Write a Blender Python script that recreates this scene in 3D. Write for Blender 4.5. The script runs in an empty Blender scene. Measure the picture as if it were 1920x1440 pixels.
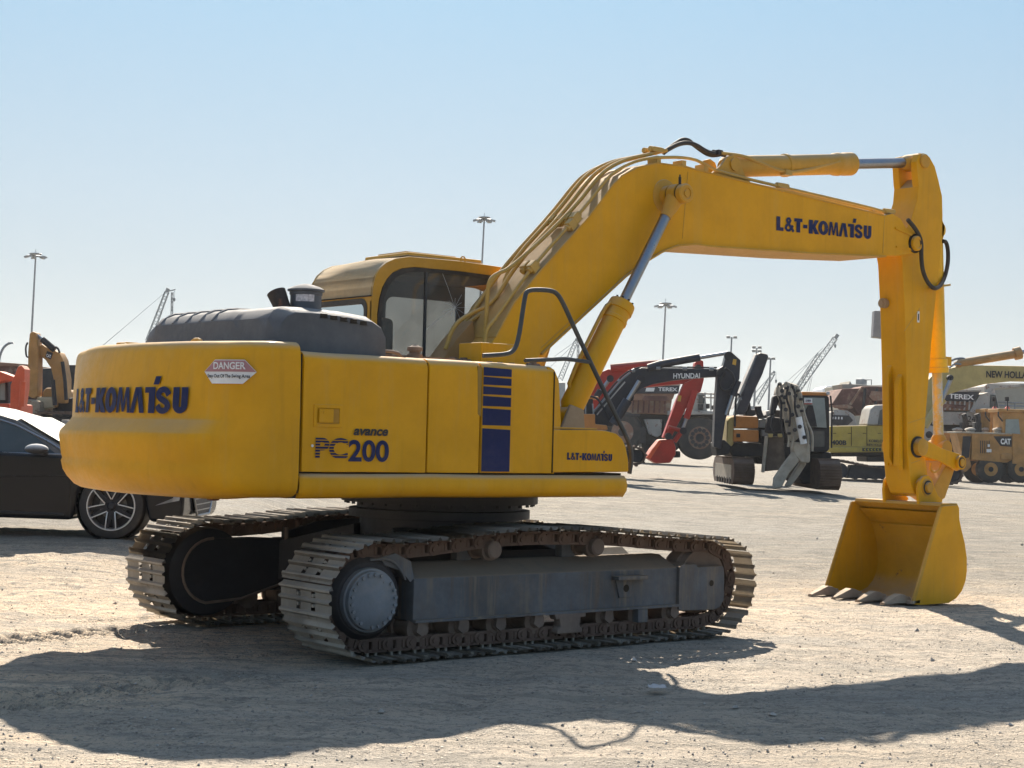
import bpy, bmesh, math, random
from mathutils import Vector, Matrix
from mathutils import noise as mn
R=math.radians
HAZE=.0002
sc=bpy.context.scene; COL=sc.collection
# ---------------- camera ----------------
YAW,PIT,ROLL,FPX=R(51.311),R(1.872),R(1.441),3050.46
CAM=Vector((-7.478,-10.196,1.486))
FW=Vector((math.cos(YAW)*math.cos(PIT),math.sin(YAW)*math.cos(PIT),math.sin(PIT)))
_r=FW.cross(Vector((0,0,1))).normalized(); _u=_r.cross(FW)
RT=_r*math.cos(ROLL)+_u*math.sin(ROLL); UP=_u*math.cos(ROLL)-_r*math.sin(ROLL)
cd=bpy.data.cameras.new('camera'); cam=bpy.data.objects.new('camera',cd); COL.objects.link(cam)
cam.matrix_world=Matrix(((RT.x,UP.x,-FW.x,CAM.x),(RT.y,UP.y,-FW.y,CAM.y),(RT.z,UP.z,-FW.z,CAM.z),(0,0,0,1)))
cd.sensor_width=36; cd.lens=FPX/1920*36; cd.clip_start=.1; cd.clip_end=6000; sc.camera=cam
# ---------------- world and sun ----------------
SEL,SAZ=35.0,56.0      # sun elevation, azimuth (degrees from +X towards +Y)
wd=bpy.data.worlds.new('World'); sc.world=wd; wd.use_nodes=True
nt=wd.node_tree; bg=nt.nodes['Background']
sky=nt.nodes.new('ShaderNodeTexSky'); sky.sky_type='NISHITA'; sky.sun_disc=False
sky.sun_elevation=R(SEL); sky.sun_rotation=R(90-SAZ); sky.air_density=1.0; sky.dust_density=1.2; sky.ozone_density=2.0; sky.altitude=0
CAP=2.15                                # soft limit on the glare round the sun
def vm(op,a,b=None):
    n=nt.nodes.new('ShaderNodeVectorMath'); n.operation=op
    for i,v in enumerate((a,b)):
        if v is None: continue
        if hasattr(v,'links'): nt.links.new(v,n.inputs[i])
        else: n.inputs[i].default_value=v
    return n.outputs[0]
k=vm('MULTIPLY',sky.outputs[0],(1/CAP,)*3); k=vm('ADD',k,(1,1,1)); k=vm('DIVIDE',sky.outputs[0],k)
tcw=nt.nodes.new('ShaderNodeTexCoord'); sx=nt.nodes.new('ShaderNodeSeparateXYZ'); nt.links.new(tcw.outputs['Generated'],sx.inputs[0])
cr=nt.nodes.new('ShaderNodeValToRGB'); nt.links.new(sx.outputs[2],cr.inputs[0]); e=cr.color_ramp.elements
e[0].position=0; e[0].color=(.61,.665,.675,1); e[1].position=1; e[1].color=(.85,.92,1.0,1)  # zenith tint, above the view, raised to brighten the shade
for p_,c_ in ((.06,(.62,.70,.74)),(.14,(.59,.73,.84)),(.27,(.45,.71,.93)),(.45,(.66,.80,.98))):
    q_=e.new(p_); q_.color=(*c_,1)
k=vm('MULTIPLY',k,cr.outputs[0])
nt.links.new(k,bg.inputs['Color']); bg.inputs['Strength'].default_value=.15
sl=bpy.data.lights.new('sun','SUN'); sun=bpy.data.objects.new('sun',sl); COL.objects.link(sun)
sl.energy=3.8; sl.angle=R(.55); sl.color=(1,.91,.78)
sd=Vector((math.cos(R(SAZ))*math.cos(R(SEL)),math.sin(R(SAZ))*math.cos(R(SEL)),math.sin(R(SEL))))
sun.rotation_euler=sd.to_track_quat('Z','Y').to_euler(); sun.location=sd*40
sc.view_settings.view_transform='Standard'; sc.view_settings.look='None'
sc.view_settings.exposure=1.72; sc.view_settings.gamma=1
sc.render.film_transparent=False
try:
    sc.cycles.caustics_reflective=False; sc.cycles.caustics_refractive=False; sc.cycles.diffuse_bounces=2
    sc.cycles.max_bounces=8; sc.cycles.volume_bounces=0; sc.cycles.use_denoising=True
    sc.cycles.transparent_max_bounces=12
except Exception: pass
# ---------------- pixel to world helpers (photo pixels, 1920 wide) ----------------
def ray(px,py): return FW+RT*((px-960)/FPX)-UP*((py-720)/FPX)
def PY(px,py,v): d=ray(px,py); return CAM+d*((v-CAM.y)/d.y)
def PX(px,py,v): d=ray(px,py); return CAM+d*((v-CAM.x)/d.x)
def PZ(px,py,v=0): d=ray(px,py); return CAM+d*((v-CAM.z)/d.z)
def PD(px,py,dist): return CAM+ray(px,py)*dist
FH=Vector((FW.x,FW.y,0)).normalized(); RH=FH.cross(Vector((0,0,1)))
def DR(p): q=Vector(p)-CAM; return q.dot(FH),q.dot(RH)     # distance ahead and sideways
def sstep(a,b,x):
    t=min(1,max(0,(x-a)/(b-a))); return t*t*(3-2*t)
def ground_z(x,y):
    d,r=DR((x,y,0))
    far=(.46-.028*r)*sstep(18,42,d)
    far=max(-.6,min(.9,far))
    left=.27*sstep(13.5,17.5,d)*sstep(-2.9,-4.2,r)*(1-sstep(26,40,d))
    return far+left
# ---------------- object helpers ----------------
ROOTS=[]
def tagd(o,label=None,cat=None,group=None,kind=None):
    if label: o['label']=label
    if cat: o['category']=cat
    if group: o['group']=group
    if kind: o['kind']=kind
    return o
def thing(name,label,cat,loc=(0,0,0),group=None,rotz=0):
    o=bpy.data.objects.new(name,None); COL.objects.link(o); o.location=loc; o.rotation_euler=(0,0,rotz)
    o.empty_display_size=.2
    return tagd(o,label,cat,group)
def origin(parent):
    v=Vector((0,0,0)); p=parent
    while p is not None: v+=Vector(p.location); p=p.parent
    return v
class MB:
    def __init__(s): s.bm=bmesh.new(); s.bv=False
    def poly(s,pts):
        try: return s.bm.faces.new([s.bm.verts.new(p) for p in pts])
        except ValueError: return None
    def prism(s,pts,vec):
        vec=Vector(vec); a=[s.bm.verts.new(p) for p in pts]; b=[s.bm.verts.new(Vector(p)+vec) for p in pts]; n=len(a)
        s.bm.faces.new(a); s.bm.faces.new(b[::-1])
        for i in range(n): s.bm.faces.new((a[i],b[i],b[(i+1)%n],a[(i+1)%n]))
        return s
    def xz(s,pts,y0,y1): return s.prism([(p[0],y0,p[1]) for p in pts],(0,y1-y0,0))
    def xy(s,pts,z0,z1): return s.prism([(p[0],p[1],z0) for p in pts],(0,0,z1-z0))
    def yz(s,pts,x0,x1): return s.prism([(x0,p[0],p[1]) for p in pts],(x1-x0,0,0))
    def bb(s,x0,x1,y0,y1,z0,z1): return s.xy([(x0,y0),(x1,y0),(x1,y1),(x0,y1)],z0,z1)
    def box(s,c,size,M=None):
        c=Vector(c); h=Vector(size)/2; vs=[]
        for k in (-1,1):
            for (i,j) in ((-1,-1),(1,-1),(1,1),(-1,1)):
                v=Vector((i*h.x,j*h.y,k*h.z)); v=(M@v if M else v)+c; vs.append(s.bm.verts.new(v))
        for f in ((0,1,2,3),(4,5,6,7),(0,1,5,4),(1,2,6,5),(2,3,7,6),(3,0,4,7)): s.bm.faces.new([vs[i] for i in f])
        return s
    def bar(s,p0,p1,w,h=None,up=(0,0,1)):
        p0,p1=Vector(p0),Vector(p1); d=(p1-p0); L=d.length; d.normalize(); h=h or w
        sx=d.cross(Vector(up)); 
        if sx.length<1e-3: sx=d.cross(Vector((1,0,0)))
        sx.normalize(); u=sx.cross(d)
        M=Matrix((sx,d,u)).transposed(); return s.box((p0+p1)/2,(w,L,h),M)
    def cyl(s,p0,p1,r,r2=None,seg=20,cap=True):
        return s.lathe(p0,p1,[(0,r),(1,r if r2 is None else r2)],seg,cap)
    def lathe(s,p0,p1,prof,seg=24,cap=True):
        p0,p1=Vector(p0),Vector(p1); d=p1-p0; n=d.normalized()
        a=n.orthogonal().normalized(); b=n.cross(a); rings=[]
        for (t,r) in prof:
            c=p0+d*t; rings.append([s.bm.verts.new(c+(a*math.cos(2*math.pi*i/seg)+b*math.sin(2*math.pi*i/seg))*max(r,1e-4)) for i in range(seg)])
        for A,B in zip(rings,rings[1:]):
            for i in range(seg): s.bm.faces.new((A[i],A[(i+1)%seg],B[(i+1)%seg],B[i]))
        if cap: s.bm.faces.new(rings[0][::-1]); s.bm.faces.new(rings[-1])
        return s
    def tube(s,path,r,seg=8,smooth=0):
        P=[Vector(p) for p in path]
        for _ in range(smooth):
            Q=[P[0]]
            for a,b in zip(P,P[1:]): Q+= [a*.75+b*.25,a*.25+b*.75]
            P=Q+[P[-1]]
        rings=[]; prev=None
        for i,p in enumerate(P):
            t=(P[min(i+1,len(P)-1)]-P[max(i-1,0)]).normalized()
            a=t.orthogonal().normalized() if prev is None else (prev-t*prev.dot(t)).normalized()
            prev=a; b=t.cross(a)
            rings.append([s.bm.verts.new(p+(a*math.cos(2*math.pi*k/seg)+b*math.sin(2*math.pi*k/seg))*r) for k in range(seg)])
        for A,B in zip(rings,rings[1:]):
            for k in range(seg): s.bm.faces.new((A[k],A[(k+1)%seg],B[(k+1)%seg],B[k]))
        s.bm.faces.new(rings[0][::-1]); s.bm.faces.new(rings[-1]); return s
    def ball(s,c,r,sc_=(1,1,1),seg=14):
        M=Matrix.Translation(c)@Matrix.Diagonal((*sc_,1)); bmesh.ops.create_uvsphere(s.bm,u_segments=seg,v_segments=seg//2+1,radius=r,matrix=M); return s
    def grid(s,f,nu,nv,closeu=False):
        V=[[s.bm.verts.new(f(i,j)) for j in range(nv)] for i in range(nu)]
        for i in range(nu if closeu else nu-1):
            for j in range(nv-1):
                k=(i+1)%nu; s.bm.faces.new((V[i][j],V[k][j],V[k][j+1],V[i][j+1]))
        return V
    def ring(s,outer,inner,vec):
        vec=Vector(vec); n=len(outer)
        O=[s.bm.verts.new(p) for p in outer]; I=[s.bm.verts.new(p) for p in inner]
        O2=[s.bm.verts.new(Vector(p)+vec) for p in outer]; I2=[s.bm.verts.new(Vector(p)+vec) for p in inner]
        for i in range(n):
            j=(i+1)%n
            for q in ((O[i],O[j],I[j],I[i]),(O2[i],I2[i],I2[j],O2[j]),(O[i],O2[i],O2[j],O[j]),(I[i],I[j],I2[j],I2[i])): s.bm.faces.new(q)
        return s
    def bevel(s,w,seg=2,ang=40):
        s.bv=True
        s.bm.normal_update()
        es=[e for e in s.bm.edges if len(e.link_faces)==2 and e.calc_face_angle(0)>R(ang)]
        if es: bmesh.ops.bevel(s.bm,geom=es,offset=w,segments=seg,profile=.5,affect='EDGES',clamp_overlap=True)
        return s
    def build(s,name,mat,parent=None,ang=35,loc=None,fix=True):
        bm=s.bm
        if fix: bmesh.ops.recalc_face_normals(bm,faces=bm.faces)
        o=origin(parent) if parent is not None else Vector((0,0,0))
        if loc is not None: o=o+Vector(loc)
        bmesh.ops.translate(bm,verts=bm.verts,vec=-o)
        me=bpy.data.meshes.new(name); bm.to_mesh(me); bm.free()
        me.polygons.foreach_set('use_smooth',[True]*len(me.polygons)); me.set_sharp_from_angle(angle=R(ang))
        me.materials.append(mat); ob=bpy.data.objects.new(name,me); COL.objects.link(ob)
        if s.bv:
            w_=ob.modifiers.new('weighted_normals','WEIGHTED_NORMAL'); w_.keep_sharp=True; w_.weight=80
        if parent is not None: ob.parent=parent
        if loc is not None: ob.location=loc
        return ob
# ---------------- materials ----------------
def new_mat(n):
    m=bpy.data.materials.new(n); m.use_nodes=True; return m,m.node_tree.nodes,m.node_tree.links,m.node_tree.nodes['Principled BSDF']
def mixc(N,L,f,a,b,mode='MIX'):
    x=N.new('ShaderNodeMix'); x.data_type='RGBA'; x.blend_type=mode
    for k,v in ((0,f),(6,a),(7,b)):
        if hasattr(v,'type') and hasattr(v,'links'): L.new(v,x.inputs[k])
        else: x.inputs[k].default_value=v if k==0 else (*v[:3],1)
    return x.outputs[2]
def noise(N,L,co,scale,detail=5,rough=.6,sc3=None):
    if sc3:
        mp=N.new('ShaderNodeMapping'); L.new(co,mp.inputs[0]); mp.inputs['Scale'].default_value=sc3; co=mp.outputs[0]
    t=N.new('ShaderNodeTexNoise'); t.inputs['Scale'].default_value=scale; t.inputs['Detail'].default_value=detail; t.inputs['Roughness'].default_value=rough
    L.new(co,t.inputs['Vector']); return t.outputs[0]
def ramp(N,L,v,a,b,lo=0,hi=1):
    r=N.new('ShaderNodeMapRange'); r.interpolation_type='SMOOTHSTEP'; L.new(v,r.inputs[0])
    for i,x in enumerate((a,b,lo,hi)): r.inputs[i+1].default_value=x
    return r.outputs[0]
def mth(N,L,op,a,b):
    m=N.new('ShaderNodeMath'); m.operation=op; m.use_clamp=(op!='SUBTRACT')
    for i,v in enumerate((a,b)):
        if hasattr(v,'links'): L.new(v,m.inputs[i])
        else: m.inputs[i].default_value=v
    return m.outputs[0]
DUST=(.48,.37,.25)
def mat(name,col,rough=.5,metal=0,blot=.35,var=.12,scale=2.5,dust=.5,side=.12,streak=0,scol=(.12,.07,.04),scol2=(.23,.175,.125),rust=0,rcol=(.16,.06,.03),bump=.15,bscale=60,coat=0,dcol=DUST,rs=7,spec=.35):
    m,N,L,B=new_mat(name); g=N.new('ShaderNodeNewGeometry'); tc=N.new('ShaderNodeTexCoord'); co=tc.outputs['Object']
    n1=noise(N,L,co,scale); n2=noise(N,L,co,scale*9,6,.7)
    c=mixc(N,L,ramp(N,L,n1,.3,.7),tuple(x*(1-var) for x in col),tuple(min(1,x*(1+var)) for x in col))
    c=mixc(N,L,ramp(N,L,n2,.35,.75,0,blot),c,tuple(x*.75 for x in col))
    if streak:
        n6=noise(N,L,co,1,6,.7,(9,9,.7)); c=mixc(N,L,ramp(N,L,n6,.50,.66,0,streak*.8),c,scol2)
        n3=noise(N,L,co,1,5,.6,(14,14,1.1)); c=mixc(N,L,ramp(N,L,n3,.52,.75,0,streak),c,scol)
    if rust:
        n4=noise(N,L,co,rs,8,.75); c=mixc(N,L,ramp(N,L,n4,.62-rust*.35,.72-rust*.3,0,.9),c,rcol)
    if dust or side:
        sx=N.new('ShaderNodeSeparateXYZ'); L.new(g.outputs['Normal'],sx.inputs[0])
        up=ramp(N,L,sx.outputs[2],.28,.85,0,dust); n5=noise(N,L,co,3.3,6,.7)  # dust on upward faces, spread further to suggest sunlit top edges
        d=mth(N,L,'MULTIPLY',up,ramp(N,L,n5,.2,.6,.55,1)); d=mth(N,L,'ADD',d,ramp(N,L,n5,.42,.75,side*.25,side))
        c=mixc(N,L,d,c,dcol); ro=mth(N,L,'ADD',mth(N,L,'MULTIPLY',d,.6),mth(N,L,'ADD',ramp(N,L,n2,.3,.7,-.06,.08),rough))
        L.new(ro,B.inputs['Roughness'])
    else: B.inputs['Roughness'].default_value=rough
    L.new(c,B.inputs['Base Color']); B.inputs['Metallic'].default_value=metal
    B.inputs['Specular IOR Level'].default_value=spec
    if coat: B.inputs['Coat Weight'].default_value=coat; B.inputs['Coat Roughness'].default_value=.15
    if bump:
        nb=noise(N,L,co,bscale,4,.6); nb2=noise(N,L,co,3,2,.5)
        bp=N.new('ShaderNodeBump'); bp.inputs['Strength'].default_value=bump; bp.inputs['Distance'].default_value=.01
        L.new(mth(N,L,'ADD',mth(N,L,'MULTIPLY',nb,.25),nb2),bp.inputs['Height']); L.new(bp.outputs[0],B.inputs['Normal'])
    return m
def flat(name,col,rough=.5,metal=0,**k): return mat(name,col,rough,metal,dust=k.pop('dust',0),side=k.pop('side',.08),bump=0,**k)
YEL=(.69,.335,.004)
M={}
M['yellow']=mat('yellow_paint',YEL,.4,var=.07,dust=.8,side=.02,bump=.3,coat=.04,spec=.16,blot=.12,rust=.0,streak=.22,scol=(.40,.20,.01),scol2=(.60,.36,.09))
M['yellow_dull']=mat('dusty_yellow_paint',(.56,.29,.02),.45,var=.08,dust=.7,side=.12,bump=.1)
M['yellow_cab']=mat('cab_yellow_paint',(.54,.27,.01),.45,var=.08,dust=.85,side=.14,bump=.1)
M['dustpipe']=mat('dusty_pipe_paint',(.52,.31,.06),.5,dust=.5,side=.15)
M['tan_top']=mat('dusty_steel',(.33,.24,.15),.7,dust=.5,side=.3)
M['hood']=mat('hood_grey_plastic',(.075,.082,.095),.5,var=.2,dust=.55,side=.28,bump=.12,dcol=(.3,.28,.26))
M['slate']=mat('slate_grey_steel',(.085,.10,.118),.5,var=.35,dust=.95,side=.45,streak=.85,scol=(.10,.07,.05),bump=.6,blot=.5,dcol=(.24,.185,.135))
M['dark']=mat('dark_greasy_steel',(.022,.022,.026),.5,var=.3,dust=.5,side=.2,dcol=(.10,.08,.065))
M['black']=mat('black_rubber',(.018,.018,.02),.55,dust=.3,side=.15,bump=.05)
M['shoe']=mat('track_shoe_steel',(.30,.265,.22),.6,var=.3,dust=.4,side=.5,bump=.9,rust=.12,rcol=(.12,.085,.06),dcol=(.38,.33,.27))
M['chain']=mat('rusty_chain_steel',(.12,.075,.055),.75,var=.35,dust=.3,side=.4,bump=1,dcol=(.24,.17,.13))
M['roller']=mat('dusty_roller_steel',(.16,.115,.09),.7,var=.3,dust=.5,side=.5,bump=.8,dcol=(.3,.23,.18))
M['cap']=mat('final_drive_cover',(.16,.19,.225),.5,var=.25,dust=.3,side=.3,bump=.5)
M['chrome']=flat('chrome_rod',(.30,.32,.36),.28,1,side=.25)
M['navy']=flat('navy_decal',(.006,.016,.085),.5,spec=.15)
M['white']=flat('white_decal',(.8,.8,.8),.5)
M['red']=flat('faded_red_decal',(.42,.20,.22),.5)
M['blackt']=flat('black_decal',(.02,.02,.025),.5)
M['rail']=mat('handrail_paint',(.035,.045,.055),.45,dust=.3,side=.15)
M['interior']=mat('cab_interior',(.03,.03,.035),.7,dust=.2,side=.2,bump=0)
M['paper']=flat('paper',(.7,.7,.68),.7)
M['seam']=flat('panel_gap',(.02,.014,.008),.8)
M['worn']=mat('worn_tooth_steel',(.35,.26,.19),.5,dust=.5,side=.4,bump=1,metal=.2)
M['inside']=mat('bucket_inside_paint',(.58,.30,.005),.5,var=.1,dust=.6,side=.06,bump=.3,blot=.12,rust=.03)
def glass(name,tint=(.6,.65,.65),a=.45,dustc=(.30,.29,.27)):
    m,N,L,B=new_mat(name); out=N['Material Output']; N.remove(B)
    tr=N.new('ShaderNodeBsdfTransparent'); tr.inputs[0].default_value=(*tint,1)
    gl=N.new('ShaderNodeBsdfGlossy'); gl.inputs['Roughness'].default_value=.06
    df=N.new('ShaderNodeBsdfDiffuse'); df.inputs[0].default_value=(*dustc,1)
    tc=N.new('ShaderNodeTexCoord'); n=noise(N,L,tc.outputs['Object'],3,6,.7)
    s1=N.new('ShaderNodeMixShader'); L.new(ramp(N,L,n,.3,.8,a*.6,a*1.2),s1.inputs[0]); L.new(tr.outputs[0],s1.inputs[1]); L.new(df.outputs[0],s1.inputs[2])
    fr=N.new('ShaderNodeFresnel'); fr.inputs[0].default_value=1.45
    s2=N.new('ShaderNodeMixShader'); L.new(fr.outputs[0],s2.inputs[0]); L.new(s1.outputs[0],s2.inputs[1]); L.new(gl.outputs[0],s2.inputs[2])
    L.new(s2.outputs[0],out.inputs[0]); return m
M['glass']=glass('dusty_cab_glass',(.66,.65,.62),.42,(.20,.185,.165))
M['glassd']=glass('dark_tinted_glass',(.12,.13,.14),.06)
# ---------------- lettering ----------------
def text_mesh(s,bold=.03,ext=.0,shear=0,space=1.0):
    cu=bpy.data.curves.new('t','FONT'); cu.body=s; cu.offset=bold; cu.extrude=ext; cu.shear=shear; cu.resolution_u=5; cu.space_character=space
    ob=bpy.data.objects.new('t',cu); COL.objects.link(ob); bpy.context.view_layer.update()
    me=bpy.data.meshes.new_from_object(ob.evaluated_get(bpy.context.evaluated_depsgraph_get()))
    bpy.data.objects.remove(ob); bpy.data.curves.remove(cu)
    bm=bmesh.new(); bm.from_mesh(me); bpy.data.meshes.remove(me)
    xs=[v.co.x for v in bm.verts]; ys=[v.co.y for v in bm.verts]; x0,x1,y0,y1=min(xs),max(xs),min(ys),max(ys)
    for v in bm.verts: v.co.x=(v.co.x-x0)/(x1-x0); v.co.y=(v.co.y-y0)/(y1-y0)
    return bm
def place_text(name,bm,mat_,parent,fn):
    for v in bm.verts:
        z=v.co.z; v.co=fn(v.co.x,v.co.y,z) if z else fn(v.co.x,v.co.y)
    mb=MB(); mb.bm.free(); mb.bm=bm; return mb.build(name,mat_,parent,fix=False)
def planefn(P,Rv,Uv,w,h,off=.004):
    P,Rv,Uv=Vector(P),Vector(Rv).normalized(),Vector(Uv).normalized(); N_=Rv.cross(Uv)
    return lambda u,v,z=0:P+Rv*(u*w)+Uv*(v*h)+N_*(off+z)
def text(name,s,mat_,parent,P,Rv,Uv,w,h,bold=.03,off=.004,shear=0):
    return place_text(name,text_mesh(s,bold,0,shear),mat_,parent,planefn(P,Rv,Uv,w,h,off))
def merge_bm(dst,src,fn):
    vm={v:dst.verts.new(fn(v.co.x,v.co.y)) for v in src.verts}
    for f in src.faces:
        try: dst.faces.new([vm[v] for v in f.verts])
        except ValueError: pass
    src.free()
def strokes(bm,pts,w,fx,layer=0):
    P=[Vector((x,y)) for x,y in pts]; row=[]
    for i,p in enumerate(P):
        t=(P[min(i+1,len(P)-1)]-P[max(i-1,0)]).normalized(); n=Vector((-t.y,t.x)); z=layer+.00004*i
        a=fx(p+Vector((n.x*w[0],n.y*w[1]))); b=fx(p-Vector((n.x*w[0],n.y*w[1]))); row.append((bm.verts.new((a[0],a[1],z)),bm.verts.new((b[0],b[1],z))))
    for (a,b),(c,d) in zip(row,row[1:]): bm.faces.new((a,b,d,c))
def wordmark():
    bm=bmesh.new()
    G={'L':[(0,0),(1,0),(1,.25),(.52,.25),(.52,1),(0,1)],'T':[(0,.76),(.28,.76),(.28,0),(.74,0),(.74,.76),(1,.76),(1,1),(0,1)],
     'K':[(0,0),(.4,0),(.4,.36),(.6,0),(1.05,0),(.66,.54),(1.0,1),(.58,1),(.4,.66),(.4,1),(0,1)],
     'M':[(0,0),(.2,0),(.28,.66),(.43,.04),(.59,.04),(.74,.66),(.80,0),(1.0,0),(.88,1),(.66,1),(.51,.36),(.36,1),(.13,1)],
     'A':[(.06,0),(.34,0),(.53,.70),(.70,0),(1.0,0),(.76,1),(.38,1)]}
    for li,(g,a,b) in enumerate((('L',0,.072),('T',.178,.262),('K',.328,.432),('M',.532,.642),('A',.636,.742))):
        bm.faces.new([bm.verts.new((a+(b-a)*x,y,.0004*li)) for x,y in G[g]])
    for poly in ([(.270,.34),(.314,.34),(.314,.6),(.270,.6)],[(.768,0),(.808,0),(.808,1),(.742,1),(.742,.78),(.768,.78)],[(.792,1.1),(.826,1.1),(.834,1.42),(.800,1.42)]):
        bm.faces.new([bm.verts.new((x,y,0)) for x,y in poly])
    def box(a,b): return lambda p:(a+(b-a)*p[0],p[1])
    el=lambda cx,cy,rx,ry,a0,a1,n:[(cx+rx*math.cos(R(a0+(a1-a0)*k/n)),cy+ry*math.sin(R(a0+(a1-a0)*k/n))) for k in range(n+1)]
    strokes(bm,el(.5,.5,.32,.40,0,360,24),(.18,.115),box(.428,.532))
    strokes(bm,[(.86,.70)]+el(.5,.72,.30,.19,40,200,8)+[(.30,.58),(.5,.5),(.70,.42)]+el(.5,.28,.30,.19,20,-140,8)+[(.14,.30)],(.18,.115),box(.812,.905))
    strokes(bm,[(.22,1),(.22,.4)]+el(.5,.34,.28,.22,180,360,10)+[(.78,.4),(.78,1)],(.21,.12),box(.915,1.0))
    strokes(bm,[(.98,.02),(.34,.66),(.26,.80),(.36,.92),(.52,.93),(.62,.80),(.52,.64),(.20,.38),(.14,.22),(.28,.09),(.5,.08),(.72,.22),(.88,.46)],(.13,.09),box(.080,.176))
    return bm
# ---------------- ground ----------------
def ground_mat():
    m,N,L,B=new_mat('gravel_ground'); g=N.new('ShaderNodeNewGeometry'); co=g.outputs['Position']
    mp=N.new('ShaderNodeMapping'); L.new(co,mp.inputs[0]); mp.inputs['Rotation'].default_value=(0,0,R(38)); rc=mp.outputs[0]
    big=noise(N,L,co,.25,5,.6); med=noise(N,L,co,1.7,6,.65); fine=noise(N,L,co,22,6,.75); vf=noise(N,L,co,90,4,.8)
    stk=noise(N,L,rc,1,7,.7,(.22,7.5,1)); stk2=noise(N,L,rc,1,4,.6,(.12,1.3,1))
    c=mixc(N,L,ramp(N,L,big,.3,.7),(.70,.535,.37),(.80,.615,.435))
    c=mixc(N,L,ramp(N,L,med,.45,.75,0,.5),c,(.44,.39,.33))
    c=mixc(N,L,ramp(N,L,stk,.48,.60,0,.85),c,(.84,.67,.48))
    c=mixc(N,L,ramp(N,L,stk2,.48,.62,0,.6),c,(.38,.345,.295))
    cdn=N.new('ShaderNodeCameraData') if False else None
    vs_=N.new('ShaderNodeVectorMath'); vs_.operation='DOT_PRODUCT'; L.new(co,vs_.inputs[0]); vs_.inputs[1].default_value=tuple(FH)
    far=ramp(N,L,vs_.outputs['Value'],CAM.dot(FH)+13.5,CAM.dot(FH)+21,0,1)      # greyer loose gravel behind the machine
    fn=noise(N,L,rc,1,6,.7,(.7,2.6,1)); c=mixc(N,L,mth(N,L,'MULTIPLY',far,ramp(N,L,fn,.36,.58,.45,1)),c,(.29,.262,.215))
    fn2=noise(N,L,rc,1,6,.75,(1.6,7,1)); c=mixc(N,L,mth(N,L,'MULTIPLY',far,ramp(N,L,fn2,.54,.64,0,.6)),c,(.62,.54,.44))
    patch=noise(N,L,co,.09,4,.6); c=mixc(N,L,ramp(N,L,patch,.45,.6,0,.55),c,(.40,.375,.335))
    lump=noise(N,L,rc,1,5,.7,(5.5,9,8)); c=mixc(N,L,ramp(N,L,lump,.50,.62,0,.8),c,(.30,.27,.23))
    c=mixc(N,L,ramp(N,L,fine,.52,.62,0,.8),c,(.22,.195,.16))  # dark specks coloured in for the shadows cast by grit
    c=mixc(N,L,ramp(N,L,vf,.55,.68,0,.8),c,(.84,.67,.48))
    vd=noise(N,L,rc,1,5,.75,(18,70,30)); c=mixc(N,L,ramp(N,L,vd,.57,.68,0,.6),c,(.24,.21,.175))
    fz=noise(N,L,rc,1,7,.75,(.9,4.5,1)); c=mixc(N,L,mth(N,L,'MULTIPLY',far,ramp(N,L,fz,.47,.60,0,.75)),c,(.22,.20,.17))
    c=mixc(N,L,far,c,(.80,.80,.79),'MULTIPLY')
    nz=noise(N,L,rc,1,7,.7,(.3,4.2,1)); c=mixc(N,L,ramp(N,L,nz,.50,.60,0,.5),c,(.32,.28,.225))
    L.new(c,B.inputs['Base Color']); B.inputs['Roughness'].default_value=.9; B.inputs['Specular IOR Level'].default_value=.25
    h=mth(N,L,'ADD',mth(N,L,'MULTIPLY',fine,.35),mth(N,L,'MULTIPLY',vf,.12)); h=mth(N,L,'ADD',h,mth(N,L,'MULTIPLY',stk,.3)); h=mth(N,L,'ADD',h,mth(N,L,'MULTIPLY',lump,.5))
    vo=N.new('ShaderNodeTexVoronoi'); vo.inputs['Scale'].default_value=34; L.new(co,vo.inputs['Vector'])
    vo2=N.new('ShaderNodeTexVoronoi'); vo2.inputs['Scale'].default_value=75; L.new(co,vo2.inputs['Vector'])
    g1=ramp(N,L,vo.outputs['Distance'],.12,.42,1,0); g2_=ramp(N,L,vo2.outputs['Distance'],.12,.42,1,0)
    pm=ramp(N,L,noise(N,L,co,2.2,4,.6),.42,.6,.15,1)
    h=mth(N,L,'ADD',mth(N,L,'MULTIPLY',h,.6),mth(N,L,'MULTIPLY',pm,mth(N,L,'ADD',mth(N,L,'MULTIPLY',g1,.16),mth(N,L,'MULTIPLY',g2_,.08))))
    sxx=N.new('ShaderNodeSeparateColor'); L.new(vo.outputs['Color'],sxx.inputs[0]); sx2=N.new('ShaderNodeSeparateColor'); L.new(vo2.outputs['Color'],sx2.inputs[0])
    c=mixc(N,L,mth(N,L,'MULTIPLY',mth(N,L,'MULTIPLY',g1,pm),ramp(N,L,sxx.outputs[0],.75,.80,0,.75)),c,(.17,.155,.14))
    c=mixc(N,L,mth(N,L,'MULTIPLY',mth(N,L,'MULTIPLY',g1,pm),ramp(N,L,sxx.outputs[1],.72,.78,0,.75)),c,(.85,.76,.63))
    c=mixc(N,L,mth(N,L,'MULTIPLY',g2_,ramp(N,L,sx2.outputs[0],.70,.78,0,.7)),c,(.20,.18,.155))
    L.new(c,B.inputs['Base Color'])
    bp=N.new('ShaderNodeBump'); bp.inputs['Strength'].default_value=1; bp.inputs['Distance'].default_value=.2
    L.new(h,bp.inputs['Height']); L.new(bp.outputs[0],B.inputs['Normal']); return m
def rough_z(x,y):
    v=Vector((x,y,0)); a=R(-38); u=x*math.cos(a)-y*math.sin(a); w=x*math.sin(a)+y*math.cos(a)
    z=.014*mn.noise(v*1.1)+.012*mn.noise(v*4.3)+.018*mn.noise(Vector((u*.35,w*3.2,3)))+.004*mn.noise(Vector((u*1.2,w*9,7)))+.009*mn.noise(v*11)
    return z
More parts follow.
